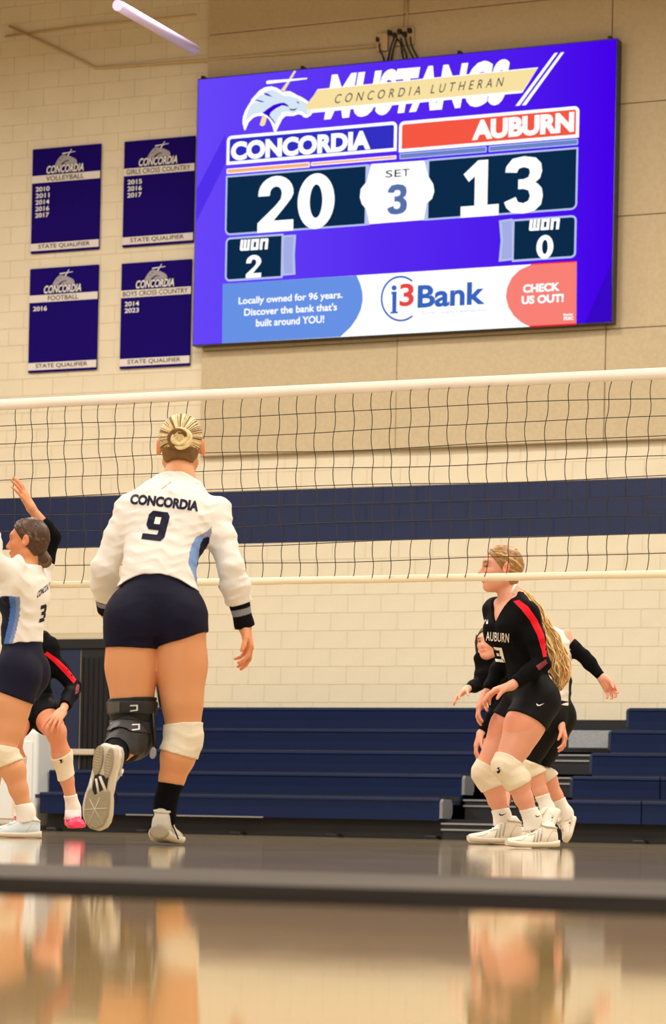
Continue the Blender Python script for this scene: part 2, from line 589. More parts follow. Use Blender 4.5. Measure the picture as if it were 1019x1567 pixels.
def stext(txt, xl, yb, xr, cap, m, lay=4, offset=.02, shear=0, space=1.0, desc=0.0, name='lettering'):
    """text on the board: left px, baseline px at the left, right px, height px"""
    Y = YB - .0015 * lay
    a = PY(xl, yb, Y); t = PY(xl, yb - cap, Y)
    b_ = PY(xr, yb - (xr - xl) * .08, Y)
    o = text_rect(txt, a.x, a.z - (t.z - a.z) * desc, b_.x, t.z, Y, m, scr, name, offset, shear, space, split=cap >= 20)
    if cap < 20: o['kind'] = 'stuff'
    return o
# background facets
flat('facet', [(936, 400), (936, 492), (895, 494.5)], GD, 1)
flat('facet', [(301, 290), (345, 205), (345, 250), (300, 340)], glow('screen_mid', '#5432f2', 1.0), 1)
# header boxes
for px, m_ in (((347.5, 208.5, 607, 231), GB), ((611, 186.3, 885.8, 210.5), GR)):
    rrect('name_panel', px, .06, GW, 2, corners='1100')
    rrect('name_panel', px, .06, m_, 3, .036, corners='1100')
for (x0, y0, x1, y1), m_, bd in (((347, 258.5, 474, 256), GO, GW), ((476, 248.5, 606.5, 243.5), GO, GW), ((611.5, 235, 744.5, 233), GS, GBD), ((748, 223.7, 884.5, 221.5), GS, GBD)):
    X0, Z1, X1, Z0 = wrect(x0, y0, x1, y1)
    rrect('accent_bar', (x0, y0, x1, y1), .012, bd, 2)
    rrect('accent_bar', (x0, y0, x1, y1), .012, m_, 3, .0105)
for px, cs in (((346, 269.3, 560.5, 345), '0001'), ((654.5, 244, 883, 320.7), '0010')):
    rrect('score_panel', px, .07, GBD, 2, corners=cs)
    rrect('score_panel', px, .07, GN, 3, .02, corners=cs)
for px, cs in (((345.5, 364, 432.5, 425.4), '1001'), ((784.5, 336, 881.3, 394.5), '0110')):
    rrect('sets_won_panel', px, .06, GBD, 2, corners=cs)
    rrect('sets_won_panel', px, .06, GN, 3, .022, corners=cs)
flat('tab', [(433, 360.5), (453, 359), (451, 390), (452, 420), (432, 422), (431, 392)], GBD, 2)
flat('tab', [(434.5, 363), (449.5, 361.5), (447.8, 390), (448.5, 417.5), (434.5, 419), (433.5, 392)], GL, 3)
flat('tab', [(763.5, 337.5), (784, 334.5), (784, 398), (763, 400.5), (766, 368)], GBD, 2)
flat('tab', [(767.5, 339.5), (783, 337.5), (783, 395.5), (767, 397), (769.5, 368)], GL, 3)
hexo = [(568, 251), (649, 245.5), (655.5, 270), (663, 282), (664.5, 293), (661, 304), (653, 311), (648.5, 336.5), (565.5, 343), (560, 320), (553.5, 312), (550.5, 302), (552, 289), (561, 278)]
cxh, cyh = 607.5, 294
flat('set_panel', [(cxh + (x - cxh) * 1.0, cyh + (y - cyh) * 1.0) for x, y in hexo], GW, 5)
for pts in ([(561.5, 251.8), (565.5, 251.5), (567, 256), (563.5, 277), (560.5, 278.5)], [(649, 245), (654, 244.6), (654.5, 270), (651.5, 268)],
            [(560.5, 318), (563, 318), (566, 344), (560.5, 344.5)], [(651.5, 312), (654.5, 310), (653.5, 337.3), (648, 337.5)]):
    flat('bracket_line', pts, GBD, 4)
# banner ad
flat('ad_panel', [(340.7, 434.5), (882.5, 400), (881.8, 496.2), (339.7, 525.5)], GW, 2)
aY = YB
def arc(cx, cy, rx, ry, a0, a1, n=20):
    return [(cx + rx * math.cos(math.radians(a0 + (a1 - a0) * i / n)), cy - ry * math.sin(math.radians(a0 + (a1 - a0) * i / n))) for i in range(n + 1)]
flat('ad_panel', [(340.7, 434.5), (545.7, 421.6), (551.5, 435), (554.6, 448), (554.9, 460), (552, 474), (546, 487), (537, 500), (521, 515.2), (339.7, 525.5)], GA, 3)
flat('ad_panel', [(882.5, 400), (881.8, 496.2), (811, 500), (797, 493), (786, 483), (778, 470), (774, 455), (776, 440), (783, 425), (795, 413), (814.5, 404.3)], GC, 3)
flat('accent_bar', [(812, 403.2), (882.5, 399), (882.5, 401), (812, 405)], GRD, 4)
flat('accent_bar', [(811, 498.5), (881.8, 494.7), (881.8, 497), (811, 501)], GRD, 4)
for t_, xl, yb, xr in (('Locally owned for 96 years.', 365, 466.5, 524), ("Discover the bank that's", 373.5, 483.5, 515.5), ('built around YOU!', 391.5, 500, 496)):
    stext(t_, xl, yb, xr, 11.5, GW, 4, .022, desc=.22 if t_[0] == 'L' else 0)
ring = arc(613, 457, 30.5, 35, 52, 308, 40); rin = arc(613, 457, 27.8, 32, 308, 52, 40)
flat('bank_ring', ring + rin, GT, 4)
flat('lettering', [(599, 446.5), (607, 446), (606.3, 476.5), (609, 477), (609, 479.5), (597, 480), (597, 477.5), (600, 477), (600.3, 450), (598, 450)], GT, 4)
flat('lettering', arc(603, 440.5, 4, 4, 0, 342, 14), GT, 4)
stext('3', 611, 469.5, 633, 35, GRD if False else glow('screen_bankred', '#ee4a48', 1.0), 4, .025)
stext('Bank', 638.6, 471.8, 742, 35, GT, 4, .03)
stext('INTELLIGENT BANKING', 645, 482, 746, 4.2, GG, 4, .0)
stext('CHECK', 800, 448.5, 856.5, 13, GW, 4, .045)
stext('US OUT!', 798, 466, 862.5, 13, GW, 4, .045)
stext('Member', 862, 483.6, 877, 4, GW, 4, .03)
stext('FDIC', 862.5, 490.2, 877.4, 5.2, GW, 4, .05)
# header lettering
stext('CONCORDIA', 353, 246.5, 566.7, 29, GW, 5, .055)
stext('AUBURN', 722, 215, 878, 30.5, GW, 5, .055)
def digit(pts, x0, y0, x1, y1, m, lay=5, holes=()):
    """polygon digit in a unit box (y up) fitted between pixels"""
    Y = YB - .0015 * lay
    a = PY(x0, y1, Y); b_ = PY(x1, y1 - (x1 - x0) * .07, Y); t = PY(x0, y0, Y)
    mb = MB()
    mb.poly([(a.x + u * (b_.x - a.x), Y, a.z + v * (t.z - a.z)) for u, v in pts])
    return mb.build('score_digit', m, scr)
def uarc(cx, cy, rx, ry, a0, a1, n=12):
    return [(cx + rx * math.cos(math.radians(a0 + (a1 - a0) * i / n)), cy + ry * math.sin(math.radians(a0 + (a1 - a0) * i / n))) for i in range(n + 1)]
TWO = [(0, 0), (1, 0), (1, .2), (.45, .2)] + [(.8, .47), (.93, .58)] + uarc(.5, .69, .49, .31, -5, 183) + [(.01, .65), (.33, .65)] + uarc(.5, .68, .165, .13, 175, 0) + [(.64, .58), (.5, .47), (0, .17)]
ONE = [(0, 0), (1, 0), (1, .2), (.7, .2), (.7, 1), (.44, 1), (.06, .77), (.2, .63), (.36, .72), (.36, .2), (0, .2)]
THREE = [(.0, .22), (.06, .12), (.2, .03), (.5, -.0), (.8, .04), (.96, .14), (1, .29), (.97, .42), (.87, .5), (.8, .53), (.92, .6), (.97, .72), (.94, .86), (.8, .96), (.5, 1), (.2, .97), (.04, .84), (.02, .74), (.32, .72), (.37, .79), (.5, .81), (.63, .78), (.66, .71), (.62, .63), (.5, .6), (.36, .6), (.36, .43), (.5, .43), (.62, .4), (.67, .31), (.63, .22), (.5, .18), (.36, .21), (.3, .3)]
def zero(x0, y0, x1, y1, m, lay=5, tx=.33, ty=.2):
    Y = YB - .0015 * lay
    a = PY(x0, y1, Y); b_ = PY(x1, y1 - (x1 - x0) * .07, Y); t = PY(x0, y0, Y)
    o_ = uarc(.5, .5, .5, .5, 0, 360, 36)[:-1]; i_ = uarc(.5, .5, .5 - tx, .5 - ty, 0, 360, 36)[:-1]
    def sq(p):   # squarer oval
        dx, dz = p[0] - .5, p[1] - .5
        return (.5 + dx, .5 + dz)
    mb = MB()
    O = [mb.bm.verts.new((a.x + u * (b_.x - a.x), Y, a.z + v * (t.z - a.z))) for u, v in map(sq, o_)]
    I = [mb.bm.verts.new((a.x + u * (b_.x - a.x), Y, a.z + v * (t.z - a.z))) for u, v in map(sq, i_)]
    for k in range(36):
        mb.bm.faces.new((O[k], O[(k + 1) % 36], I[(k + 1) % 36], I[k]))
    return mb.build('score_digit', m, scr)
digit(TWO, 393.6, 271.5, 448.5, 356.5, GW); zero(454.5, 267.5, 511, 352.5, GW)
digit(ONE, 704.5, 247.5, 762.8, 333.5, GW); digit(THREE, 770.7, 241.5, 830, 329, GW)
digit(TWO, 376, 391, 399.5, 425.8, GW); zero(820.3, 360.5, 846.3, 397, GW)
digit(THREE, 592, 283, 622.5, 329.5, glow('screen_steel', '#5b74ae', 1.0), 6)
stext('S', 590, 272, 600.5, 11, GK, 6, .005); stext('E', 603.5, 271, 613.5, 11, GK, 6, .005); stext('T', 615.5, 270, 626.5, 11, GK, 6, .005)
def won(x0, y0, x1, y1):
    """square rounded display lettering reading won"""
    def U(pts): return [(x0 + (x1 - x0) * (u + .04 * v), y1 - (y1 - y0) * v - (x1 - x0) * .06 * u) for u, v in pts]
    flat('lettering', U([(0, .12), (.04, 0), (.33, 0), (.33, 1), (.24, 1), (.24, .22), (.21, .22), (.21, 1), (.12, 1), (.12, .22), (.095, .22), (.095, 1), (0, 1)]), GW, 5)
    flat('lettering', U([(.37, .0), (.64, .0), (.64, 1), (.37, 1)]), GW, 5)
    flat('lettering', U([(.465, .26), (.545, .26), (.545, .74), (.465, .74)]), GN, 6)
    flat('lettering', U([(.68, 0), (.775, 0), (.775, .74), (.86, .74), (.86, 0), (.96, 0), (.96, .9), (.93, 1), (.68, 1)]), GW, 5)
won(366.7, 367, 411, 384); won(809, 336, 857, 353.5)
# MUSTANGS wordmark
def skewtext(txt, bl, br_, tl, m, lay, offset, name='lettering', space=1.0):
    v, f = text_mesh(txt, offset, 0, space)
    Y = YB - .0015 * lay
    if txt == 'MUSTANGS':
        for vv, ff in letters(v, f):
            me = bpy.data.meshes.new('letter')
            me.from_pydata([PY(bl[0] + a * (br_[0] - bl[0]) + c * (tl[0] - bl[0]), bl[1] + a * (br_[1] - bl[1]) + c * (tl[1] - bl[1]), Y) for a, c in vv], [], ff)
            obj('letter', me, m, scr)
        return
    me = bpy.data.meshes.new(name)
    me.from_pydata([PY(bl[0] + a * (br_[0] - bl[0]) + c * (tl[0] - bl[0]), bl[1] + a * (br_[1] - bl[1]) + c * (tl[1] - bl[1]), Y) for a, c in v], [], f)
    o = obj(name, me, m, scr)
    o['kind'] = 'stuff'
    return o
skewtext('MUSTANGS', (495.5, 184), (770, 160), (508, 113.5), GW, 4, .05, space=1.02)
flat('ribbon', [(468, 165), (486, 136.5), (823.5, 103), (799, 142), (470, 173.5)], GW, 5)
flat('ribbon', [(469, 160), (486.5, 137.5), (822.5, 104.4), (800, 138.5), (469, 168)], GY, 6)
skewtext('CONCORDIA LUTHERAN', (511, 158.5), (768, 132), (514.5, 144.5), GK, 7, .0, space=1.75)
for x in (0, 9.7):
    flat('slash', [(848.5 + x, 81.2 - x * .09), (853.5 + x, 80.7 - x * .09), (795 + x, 161.5 - x * .09), (788.5 + x, 162.2 - x * .09)], GW, 5)
HO = [(100, 760), (80, 680), (85, 610), (110, 540), (145, 480), (170, 440), (180, 415), (230, 360), (270, 315), (330, 280), (400, 270), (460, 285), (500, 310), (530, 335), (560, 325), (610, 325), (660, 350), (690, 370), (730, 385), (780, 415), (830, 455), (855, 510), (862, 560), (840, 595), (800, 620), (765, 615), (740, 590), (700, 580), (650, 600), (600, 600), (560, 600), (520, 640), (490, 700), (455, 775), (430, 775), (415, 720), (390, 660), (360, 620), (310, 600), (250, 600), (200, 620), (150, 670), (115, 755)]
HI = [(120, 650), (125, 590), (150, 520), (190, 460), (230, 445), (330, 452), (280, 430), (218, 432), (235, 400), (280, 366), (330, 362), (410, 390), (360, 352), (320, 345), (345, 320), (400, 308), (450, 320), (500, 350), (545, 378), (590, 375), (650, 390), (700, 405), (730, 430), (760, 440), (800, 460), (830, 490), (845, 540), (835, 575), (800, 590), (770, 575), (740, 550), (700, 545), (660, 565), (620, 565), (580, 550), (520, 560), (480, 620), (450, 690), (385, 590), (400, 560), (450, 520), (520, 485), (560, 490), (590, 500), (585, 480), (545, 460), (500, 460), (430, 475), (360, 520), (300, 565), (250, 570), (190, 590), (130, 645)]
HC = [(300, 568), (360, 520), (430, 475), (500, 455), (545, 452), (590, 480), (592, 500), (560, 488), (520, 483), (450, 518), (400, 558), (382, 592), (430, 655), (452, 700), (432, 680), (385, 620), (345, 590)]
HM1 = [(318, 343), (362, 350), (418, 390), (360, 375), (325, 362)]
HM2 = [(205, 440), (240, 418), (290, 430), (330, 445), (290, 448), (235, 432)]
HE = [(680, 440), (712, 447), (708, 460), (688, 452)]
HJ = [(590, 500), (610, 520), (650, 525), (695, 508), (660, 540), (615, 538)]
HX1 = [(345, 215), (365, 205), (800, 175), (800, 190), (600, 215), (360, 245), (345, 240)]
HX2 = [(655, 95), (678, 100), (545, 330), (508, 312), (590, 200)]
HX3 = [(300, 605), (355, 612), (330, 700), (300, 715), (270, 700)]
def z1(p): return [(360 + x / 7.279, 95 + y / 7.279) for x, y in p]
flat('mustang_emblem', z1(HX2), GY, 3); flat('mustang_emblem', z1(HX1), GW, 4); flat('mustang_emblem', z1(HX3), GY, 5)
flat('mustang_emblem', z1(HO), GW, 4); flat('mustang_emblem', z1(HI), GP, 5)
for h in (HC, HM1, HM2): flat('mustang_emblem', z1(h), glow('screen_violet', '#3a08d8', 1.0), 6)
for h in (HE, HJ): flat('mustang_emblem', z1(h), GK, 6)

# ================================================================== WALL BANNERS
BVIO = mat('banner_purple', '#16006a', .7, noise=.06, nscale=2, spec=.08)
BWH = mat('banner_white', '#dcd6cf', .6); BTX = mat('banner_brown_print', '#3a2620', .7)
BGR = mat('banner_grey_print', '#9c98a0', .6); BDK = mat('banner_dark_print', '#1c1228', .6); BTW = mat('banner_white_print', '#ecebe6', .6)
def banner(TL, TR, BR, BL, title, tx, years, label):
    Y = YW - .05
    X0 = (PY(*TL, Y).x + PY(*BL, Y).x) / 2; X1 = (PY(*TR, Y).x + PY(*BR, Y).x) / 2
    Z1 = (PY(*TL, Y).z + PY(*TR, Y).z) / 2; Z0 = (PY(*BL, Y).z + PY(*BR, Y).z) / 2
    e = empty('championship_banner', ((X0 + X1) / 2, Y, Z0), label, 'banner', 'purple sports banners on the cream wall')
    MB().box(X0, X1, Y, Y + .03, Z0, Z1, .003, 1).build('banner_cloth', BVIO, e)
    w, h = X1 - X0, Z1 - Z0
    def X(u): return X0 + u * w
    def Z(v): return Z1 - v * h
    for a, b_ in ((.258, .328), (.908, .978)):
        MB().box(X(0), X(1), Y - .002, Y, Z(b_), Z(a)).build('title_band', BWH, e)
    def T(t, u0, u1, vb, cap, m, off=.01, sh=0, lay=3):
        text_rect(t, X(u0), Z(vb), X(u1), Z(vb - cap), Y - .0015 * lay, m, e, 'lettering', off, sh)['kind'] = 'stuff'
    T(title, tx[0], tx[1], .316, .046, BTX, .012)
    T('STATE QUALIFIER', .115, .875, .966, .046, BTX, .012)
    for i, y in enumerate(years):
        T(y, .06, .265, .41 + .0625 * i, .044, BTW, .018)
    T('CONCORDIA', .205, .77, .252, .085, BDK, .05, .25, 3)
    T('CONCORDIA', .217, .76, .246, .074, BTW, .018, .25, 4)
    def q(p, lay, m):
        def f(x, y):
            return (X(.33 + (x - 80) / 782 * .33), Y - .0015 * lay, Z(.028 + (y - 95) / 520 * .15))
        pp = [(x, min(y, 640)) for x, y in p]
        MB().poly([f(*c) for c in pp]).build('mustang_emblem', m, e)
    q(HX2, 1, BTW); q(HX1, 1, BTW); q([(120, 640), (90, 620)] + HO[3:31], 1, BGR)
    q(HC, 2, BDK); q(HM1, 2, BDK); q(HM2, 2, BDK)
banner((49.7, 228.3), (154.2, 220), (150.7, 381.3), (47.1, 387.8), 'VOLLEYBALL', (.21, .765), ['2010', '2011', '2014', '2016', '2017'], 'purple volleyball banner listing five years, upper left of the four')
banner((190.4, 215.9), (299, 208.3), (294.4, 371.6), (186.9, 377.8), 'GIRLS CROSS COUNTRY', (.04, .945), ['2015', '2016', '2017'], 'purple girls cross country banner listing three years beside the scoreboard')
banner((45.9, 411.4), (150.4, 404.9), (146.9, 565.3), (42.7, 570.6), 'FOOTBALL', (.275, .72), ['2016'], 'purple football banner listing one year, lower left of the four')
banner((186.6, 402.5), (293.8, 397), (289, 559.4), (182.2, 564.2), 'BOYS CROSS COUNTRY', (.03, .96), ['2014', '2023'], 'purple boys cross country banner listing two years beside the scoreboard')

# ================================================================== BLEACHERS
NAVYS = mat('navy_bench_plastic', '#0a1b3e', .5, noise=.06, nscale=5, bump=.1, bscale=120, spec=.2)
NAVYD = mat('navy_riser', '#10203f', .5)
CAPM = mat('grey_cap', '#76797e', .5)
TILE = mat('grey_tread', '#8f9296', .55, noise=.15, nscale=60)
SKIRT = mat('black_skirt', '#0b0b0f', .6)
YF = 25.0
zs = [.405, .649, .897, 1.147, 1.405]
XL0 = PY(60, 1230, YF).x; XLE = PY(672, 1230, YF).x; XRS = PY(845, 1230, YF).x; XRS2 = PY(981, 1230, YF).x; XRE = XRS + 7.5
XL1 = PY(73.5, 1190, YF + .61).x + .01
bl = empty('bleachers', ((XL0 + XRE) / 2, YF + 1.5, 0), 'long five-tier bank of navy plastic bleachers along the back wall', 'bleachers')
def bench(x0, x1, k, low=.22):
    y = YF + .61 * k; z = zs[k]
    rings = []
    prof = [(0.03, z), (.012, z - .004), (.003, z - .014), (0, z - .03), (.006, z - .045), (.012, z - low * .5), (.012, z - low), (.03, z - low - .004), (.03, z - low), (.28, z - .03), (.3, z - .01), (.29, z), ]
    prof = [(0.03, z), (.012, z - .004), (.003, z - .014), (0, z - .03), (.008, z - .042), (.014, z - low * .5), (.014, z - low), (.05, z - low), (.05, z - .05), (.28, z - .04), (.3, z - .02), (.29, z)]
    mb = MB()
    a = [mb.bm.verts.new((x0, y + p, q)) for p, q in prof]; b_ = [mb.bm.verts.new((x1, y + p, q)) for p, q in prof]
    n = len(prof)
    for i in range(n):
        mb.bm.faces.new((a[i], a[(i + 1) % n], b_[(i + 1) % n], b_[i]))
    mb.bm.faces.new(a); mb.bm.faces.new(b_)
    return mb.build('bench', NAVYS, bl)
for k in range(5):
    lo = .22 if k == 0 else zs[k] - zs[k - 1] + .02
    bench(XL1 if k == 1 else XL0, XLE, k, lo)
    bench(XRS, XRS2 - .006, k, lo); bench(XRS2 + .006, XRE, k, lo)
    y = YF + .61 * k
    for x0, x1 in ((XL1 if k < 2 else XL0, XLE), (XRS, XRE)):
        MB().box(x0 + .01, x1 - .01, y + .3, y + .62 + (.0 if k < 4 else .3), zs[k] - .06, zs[k] - .02).build('footboard', NAVYD, bl)
        if k < 4: MB().box(x0 + .01, x1 - .01, y + .6, y + .615, zs[k] - .02, zs[k + 1] - (zs[k + 1] - zs[k]) * .9).build('riser', SKIRT, bl)
    # end caps at the aisle
    for xx, sgn in ((XLE, 1), (XRS, -1)):
        x = xx + sgn * .001
        mb = MB()
        y0, z0_, z1_ = y, zs[k] - .2, zs[k] - .01
        ring = [(y0 + .01, z0_), (y0 + .25, z0_), (y0 + .29, z0_ + .05), (y0 + .29, z1_ - .05), (y0 + .25, z1_), (y0 + .04, z1_), (y0 + .01, z1_ - .03)]
        mb.loft([[(x, a, b_) for a, b_ in ring], [(x + sgn * .03, a, b_) for a, b_ in ring]], smooth=False)
        mb.build('end_cap', CAPM if k < 2 and sgn > 0 else NAVYD, bl)
# aisle steps
for k in range(5):
    y = YF + .61 * k
    z = zs[k] - .26 if k else .16
    zt = [.16, .40, .645, .893, 1.14][k]
    MB().box(XLE + .035, XRS - .035, y + .02, y + .64, zt - .2, zt).build('aisle_step', SKIRT, bl)
    for dz in (.0, .058):
        MB().box(XLE + .02, XRS - .03, y + .006, y + .02, zt - .012 - dz, zt + .004 - dz).build('step_nosing', ALU, bl)
MB().box(PY(871, 1131, YF + 2.2).x, PY(949, 1131, YF + 2.2).x, YF + 2.17, YF + 2.2, PY(900, 1145, YF + 2.2).z, PY(900, 1118, YF + 2.2).z, .005, 1).build('kick_plate', TILE, bl)
q = PY(850, 1165, YF + 1.75)
MB().box(q.x - .08, q.x + .08, YF + 1.19, YF + 1.22, q.z - .05, q.z + .05).build('notice', mat('paper', '#cfcabf', .7), bl)
# skirt and understructure
MB().box(XL0 + .03, XRE, YF + .12, YF + .16, 0, .2).build('skirt', SKIRT, bl)
for xx in (XL0 + .02, XLE - .03):
    MB().box(xx - .01, xx + .01, YF + 1.2, YF + 3.3, 0.0, .3).build('end_panel', SKIRT, bl)
MB().box(XL0 + .05, XRE, YF + 3.05, YF + 3.1, .0, zs[4] - .1).build('back_panel', SKIRT, bl)
for i in range(9):
    x = XL0 + .15 + i * 1.05
    MB().box(x - .06, x + .06, YF - .02, YF + .12, 0, .035, .008, 1).build('floor_skid', BLACKM, bl)
mb = MB().box(PY(190, 1250, YF - .03).x, PY(400, 1250, YF - .03).x, YF + .004, YF + .012, zs[0] - .225, zs[0] - .212).build('trim_strip', ALU, bl)
# white cabinet left of the bleachers
cx1 = XL1 - .03; cx0 = cx1 - .75; cz = PY(60, 1117, 25.4).z
cab = empty('storage_cabinet', ((cx0 + cx1) / 2, 25.7, 0), 'white plastic storage cabinet at the left end of the bleachers', 'cabinet')
CABM = mat('cabinet_white', '#d9dbd8', .45)
MB().box(cx0, cx1, 25.4, 26.0, .05, cz, .04, 4).build('body', CABM, cab)
MB().box(cx0 + .03, cx1 - .05, 25.385, 25.4, .12, cz - .12, .005, 1).build('door', CABM, cab)
for x in (cx0 + .08, cx1 - .08):
    for y in (25.46, 25.94):
        MB().tube([(x, y - .02, .03), (x, y + .02, .03)], .03, 12).build('caster', BLACK, cab)

# ================================================================== NET
YN = 12.3
NX0, NX1 = -9.9, -.3
NT = mat('net_tape_white', '#f0e6d8', .6, bump=.2, bscale=200); NBT = mat('net_tape_cream', '#efe2c4', .6)
NC = mat('net_cord', '#2c2417', .7)
zt0 = PY(510, 588, YN).z; zb0 = PY(510, 893, YN).z
zt1, zb1 = zt0 - .045, zb0 + .02
net = empty('volleyball_net', (-5, YN, 0), 'dark mesh volleyball net with white top tape strung across the court', 'net')
def sag(x): 
    t = (x - NX0) / (NX1 - NX0)
    return -.02 * 4 * t * (1 - t) + .02 * .98
def tape(z0, z1, th, m, name, wob):
    n = 120
    R = []
    for i in range(n + 1):
        x = NX0 + (NX1 - NX0) * i / n
        s_ = wob * math.sin(x * 9.1) + wob * .6 * math.sin(x * 23.7)
        R.append([(x, YN - th, z0 + s_), (x, YN - th * 1.25, (z0 + z1) / 2 + s_), (x, YN - th, z1), (x, YN, z1 + th * .6), (x, YN + th, z1), (x, YN + th, z0 + s_)])
    return MB().loft(R).build(name, m, net)
tape(zt1 - .005, zt0, .006, NT, 'top_tape', .0012)
tape(zb0, zb1 + .012, .006, NBT, 'bottom_tape', .001)
MB().tube([(NX0 - .5, YN, zt0 - .008), (NX1 + .5, YN, zt0 - .008)], .004, 6).build('cable', NC, net)
ncol = int((NX1 - NX0) / .0985); nrow = 10
hz = (zt1 - zb1) / nrow
def node(i, j):
    x = NX0 + (NX1 - NX0) * i / ncol
    t = j / nrow
    x += .012 * math.sin(t * 5.2 + .7) * (1 if t > .0 else 0) + .004 * math.sin(i * 1.7 + j) + .02 * (t - .5) * math.sin(i * .12)
    z = zb1 + hz * j + .003 * math.sin(i * .45 + j * 2.1) + (.006 * math.sin(i * .21 + j) if 0 < j < nrow else 0)
    y = YN + .012 * math.sin(i * .33 + j * .6)
    return Vector((x, y, z))
for i in range(ncol + 1):
    pts = []
    for j in range(nrow + 1):
        p = node(i, j)
        if j:
            q0 = node(i, j - 1)
            s_ = .0042 if j % 2 else -.0042
            pts.append(q0.lerp(p, .3) + Vector((s_, 0, 0))); pts.append(q0.lerp(p, .7) + Vector((s_ * .9, 0, 0)))
        pts.append(p)
    MB().tube(pts, .0021, 5, False).build('vertical_cord', NC, net)
for j in range(1, nrow):
    MB().tube([node(i, j) for i in range(ncol + 1)], .0021, 5, False).build('horizontal_cord', NC, net)
POST = mat('post_steel', '#8d9096', .35, metal=.6)
for x in (NX0 - .5, NX1 + .5):
    p = MB().tube([(x, YN, 0), (x, YN, zt0 + .1)], .05, 16).build('post', POST, net)
# ================================================================== SDF FIGURES
f32 = np.float32
def A(v): return np.array(v[:], f32)
def smin(a, b, k):
    h = np.clip(.5 + .5 * (b - a) / k, 0, 1)
    return b + (a - b) * h - k * h * (1 - h)
def cap(a, b, ra, rb, k=.03, n=None, s=1.0):
    """tapered capsule; distances along n are multiplied by s (s > 1 flattens)"""
    a = A(a); b = A(b)
    if n is not None: n = A(Vector(n).normalized())
    ba = b - a
    if n is not None: ba2 = ba + n * (ba @ n) * (s - 1)
    else: ba2 = ba
    L2 = max(float(ba2 @ ba2), 1e-10)
    def f(p):
        pa = p - a
        if n is not None: pa = pa + n * ((pa @ n) * (s - 1))[..., None]
        t = np.clip((pa @ ba2) / L2, 0, 1)
        return np.sqrt(((pa - t[..., None] * ba2) ** 2).sum(-1)) - (ra + (rb - ra) * t)
    return (f, k)
def ell(c, ax, r, k=.03):
    c = A(c); M = np.array([A(Vector(a).normalized()) for a in ax], f32); r = np.array(r, f32)
    def f(p):
        q = (p - c) @ M.T
        k0 = np.sqrt(((q / r) ** 2).sum(-1)) + 1e-6
        k1 = np.sqrt(((q / r ** 2) ** 2).sum(-1)) + 1e-6
        return k0 * (k0 - 1) / k1
    return (f, k)
def sub(prim): return (prim[0], -prim[1])          # negative k = smooth subtraction
def evg(g, Pn, C, R):
    prims, cuts, infl = g[0], g[1], g[2]
    D = np.full(Pn.shape[:-1], 9.0, f32)
    if C is not None:
        dcs = [f(C) for f, k in prims]
        dmin = np.min([d for d, (f, k) in zip(dcs, prims) if k >= 0], axis=0)
        far_ = dmin > 2.6 * R + .15
    for i, (f, k) in enumerate(prims):
        ak = abs(k)
        if C is not None:
            m = (dcs[i] < dmin + 2.6 * R + 2 * ak + .02) & ~far_ if k >= 0 else (dcs[i] < 3 * R + ak) & ~far_
            if not m.any(): continue
            d = f(Pn[m])
            if k >= 0: D[m] = smin(D[m], d, max(k, 1e-4))
            else: D[m] = -smin(-D[m], d, ak)
        else:
            d = f(Pn)
            D = smin(D, d, max(k, 1e-4)) if k >= 0 else -smin(-D, d, ak)
    D = D - infl
    for c, n in cuts:
        D = np.maximum(D, c(Pn) if n is None else (Pn - A(c)) @ A(Vector(n).normalized()))
    return D
def field(groups, gcuts=(), disp=None, joins=None):
    """groups: list of (prims, cuts, inflate, joinK, joinIndex)"""
    def F(Pn, C=None, R=.02):
        ds = [evg(g, Pn, C, R) for g in groups]
        out = ds[0].copy()
        for g, d in zip(groups[1:], ds[1:]):
            kj = g[3] if len(g) > 3 else 0
            j = g[4] if len(g) > 4 else 0
            out = np.minimum(out, smin(ds[j], d, kj) if kj > 0 else d)
        if disp is not None:
            out = out - disp(Pn)
        for c, n in gcuts:
            out = np.maximum(out, (Pn - A(c)) @ A(Vector(n).normalized()))
        return out
    return F
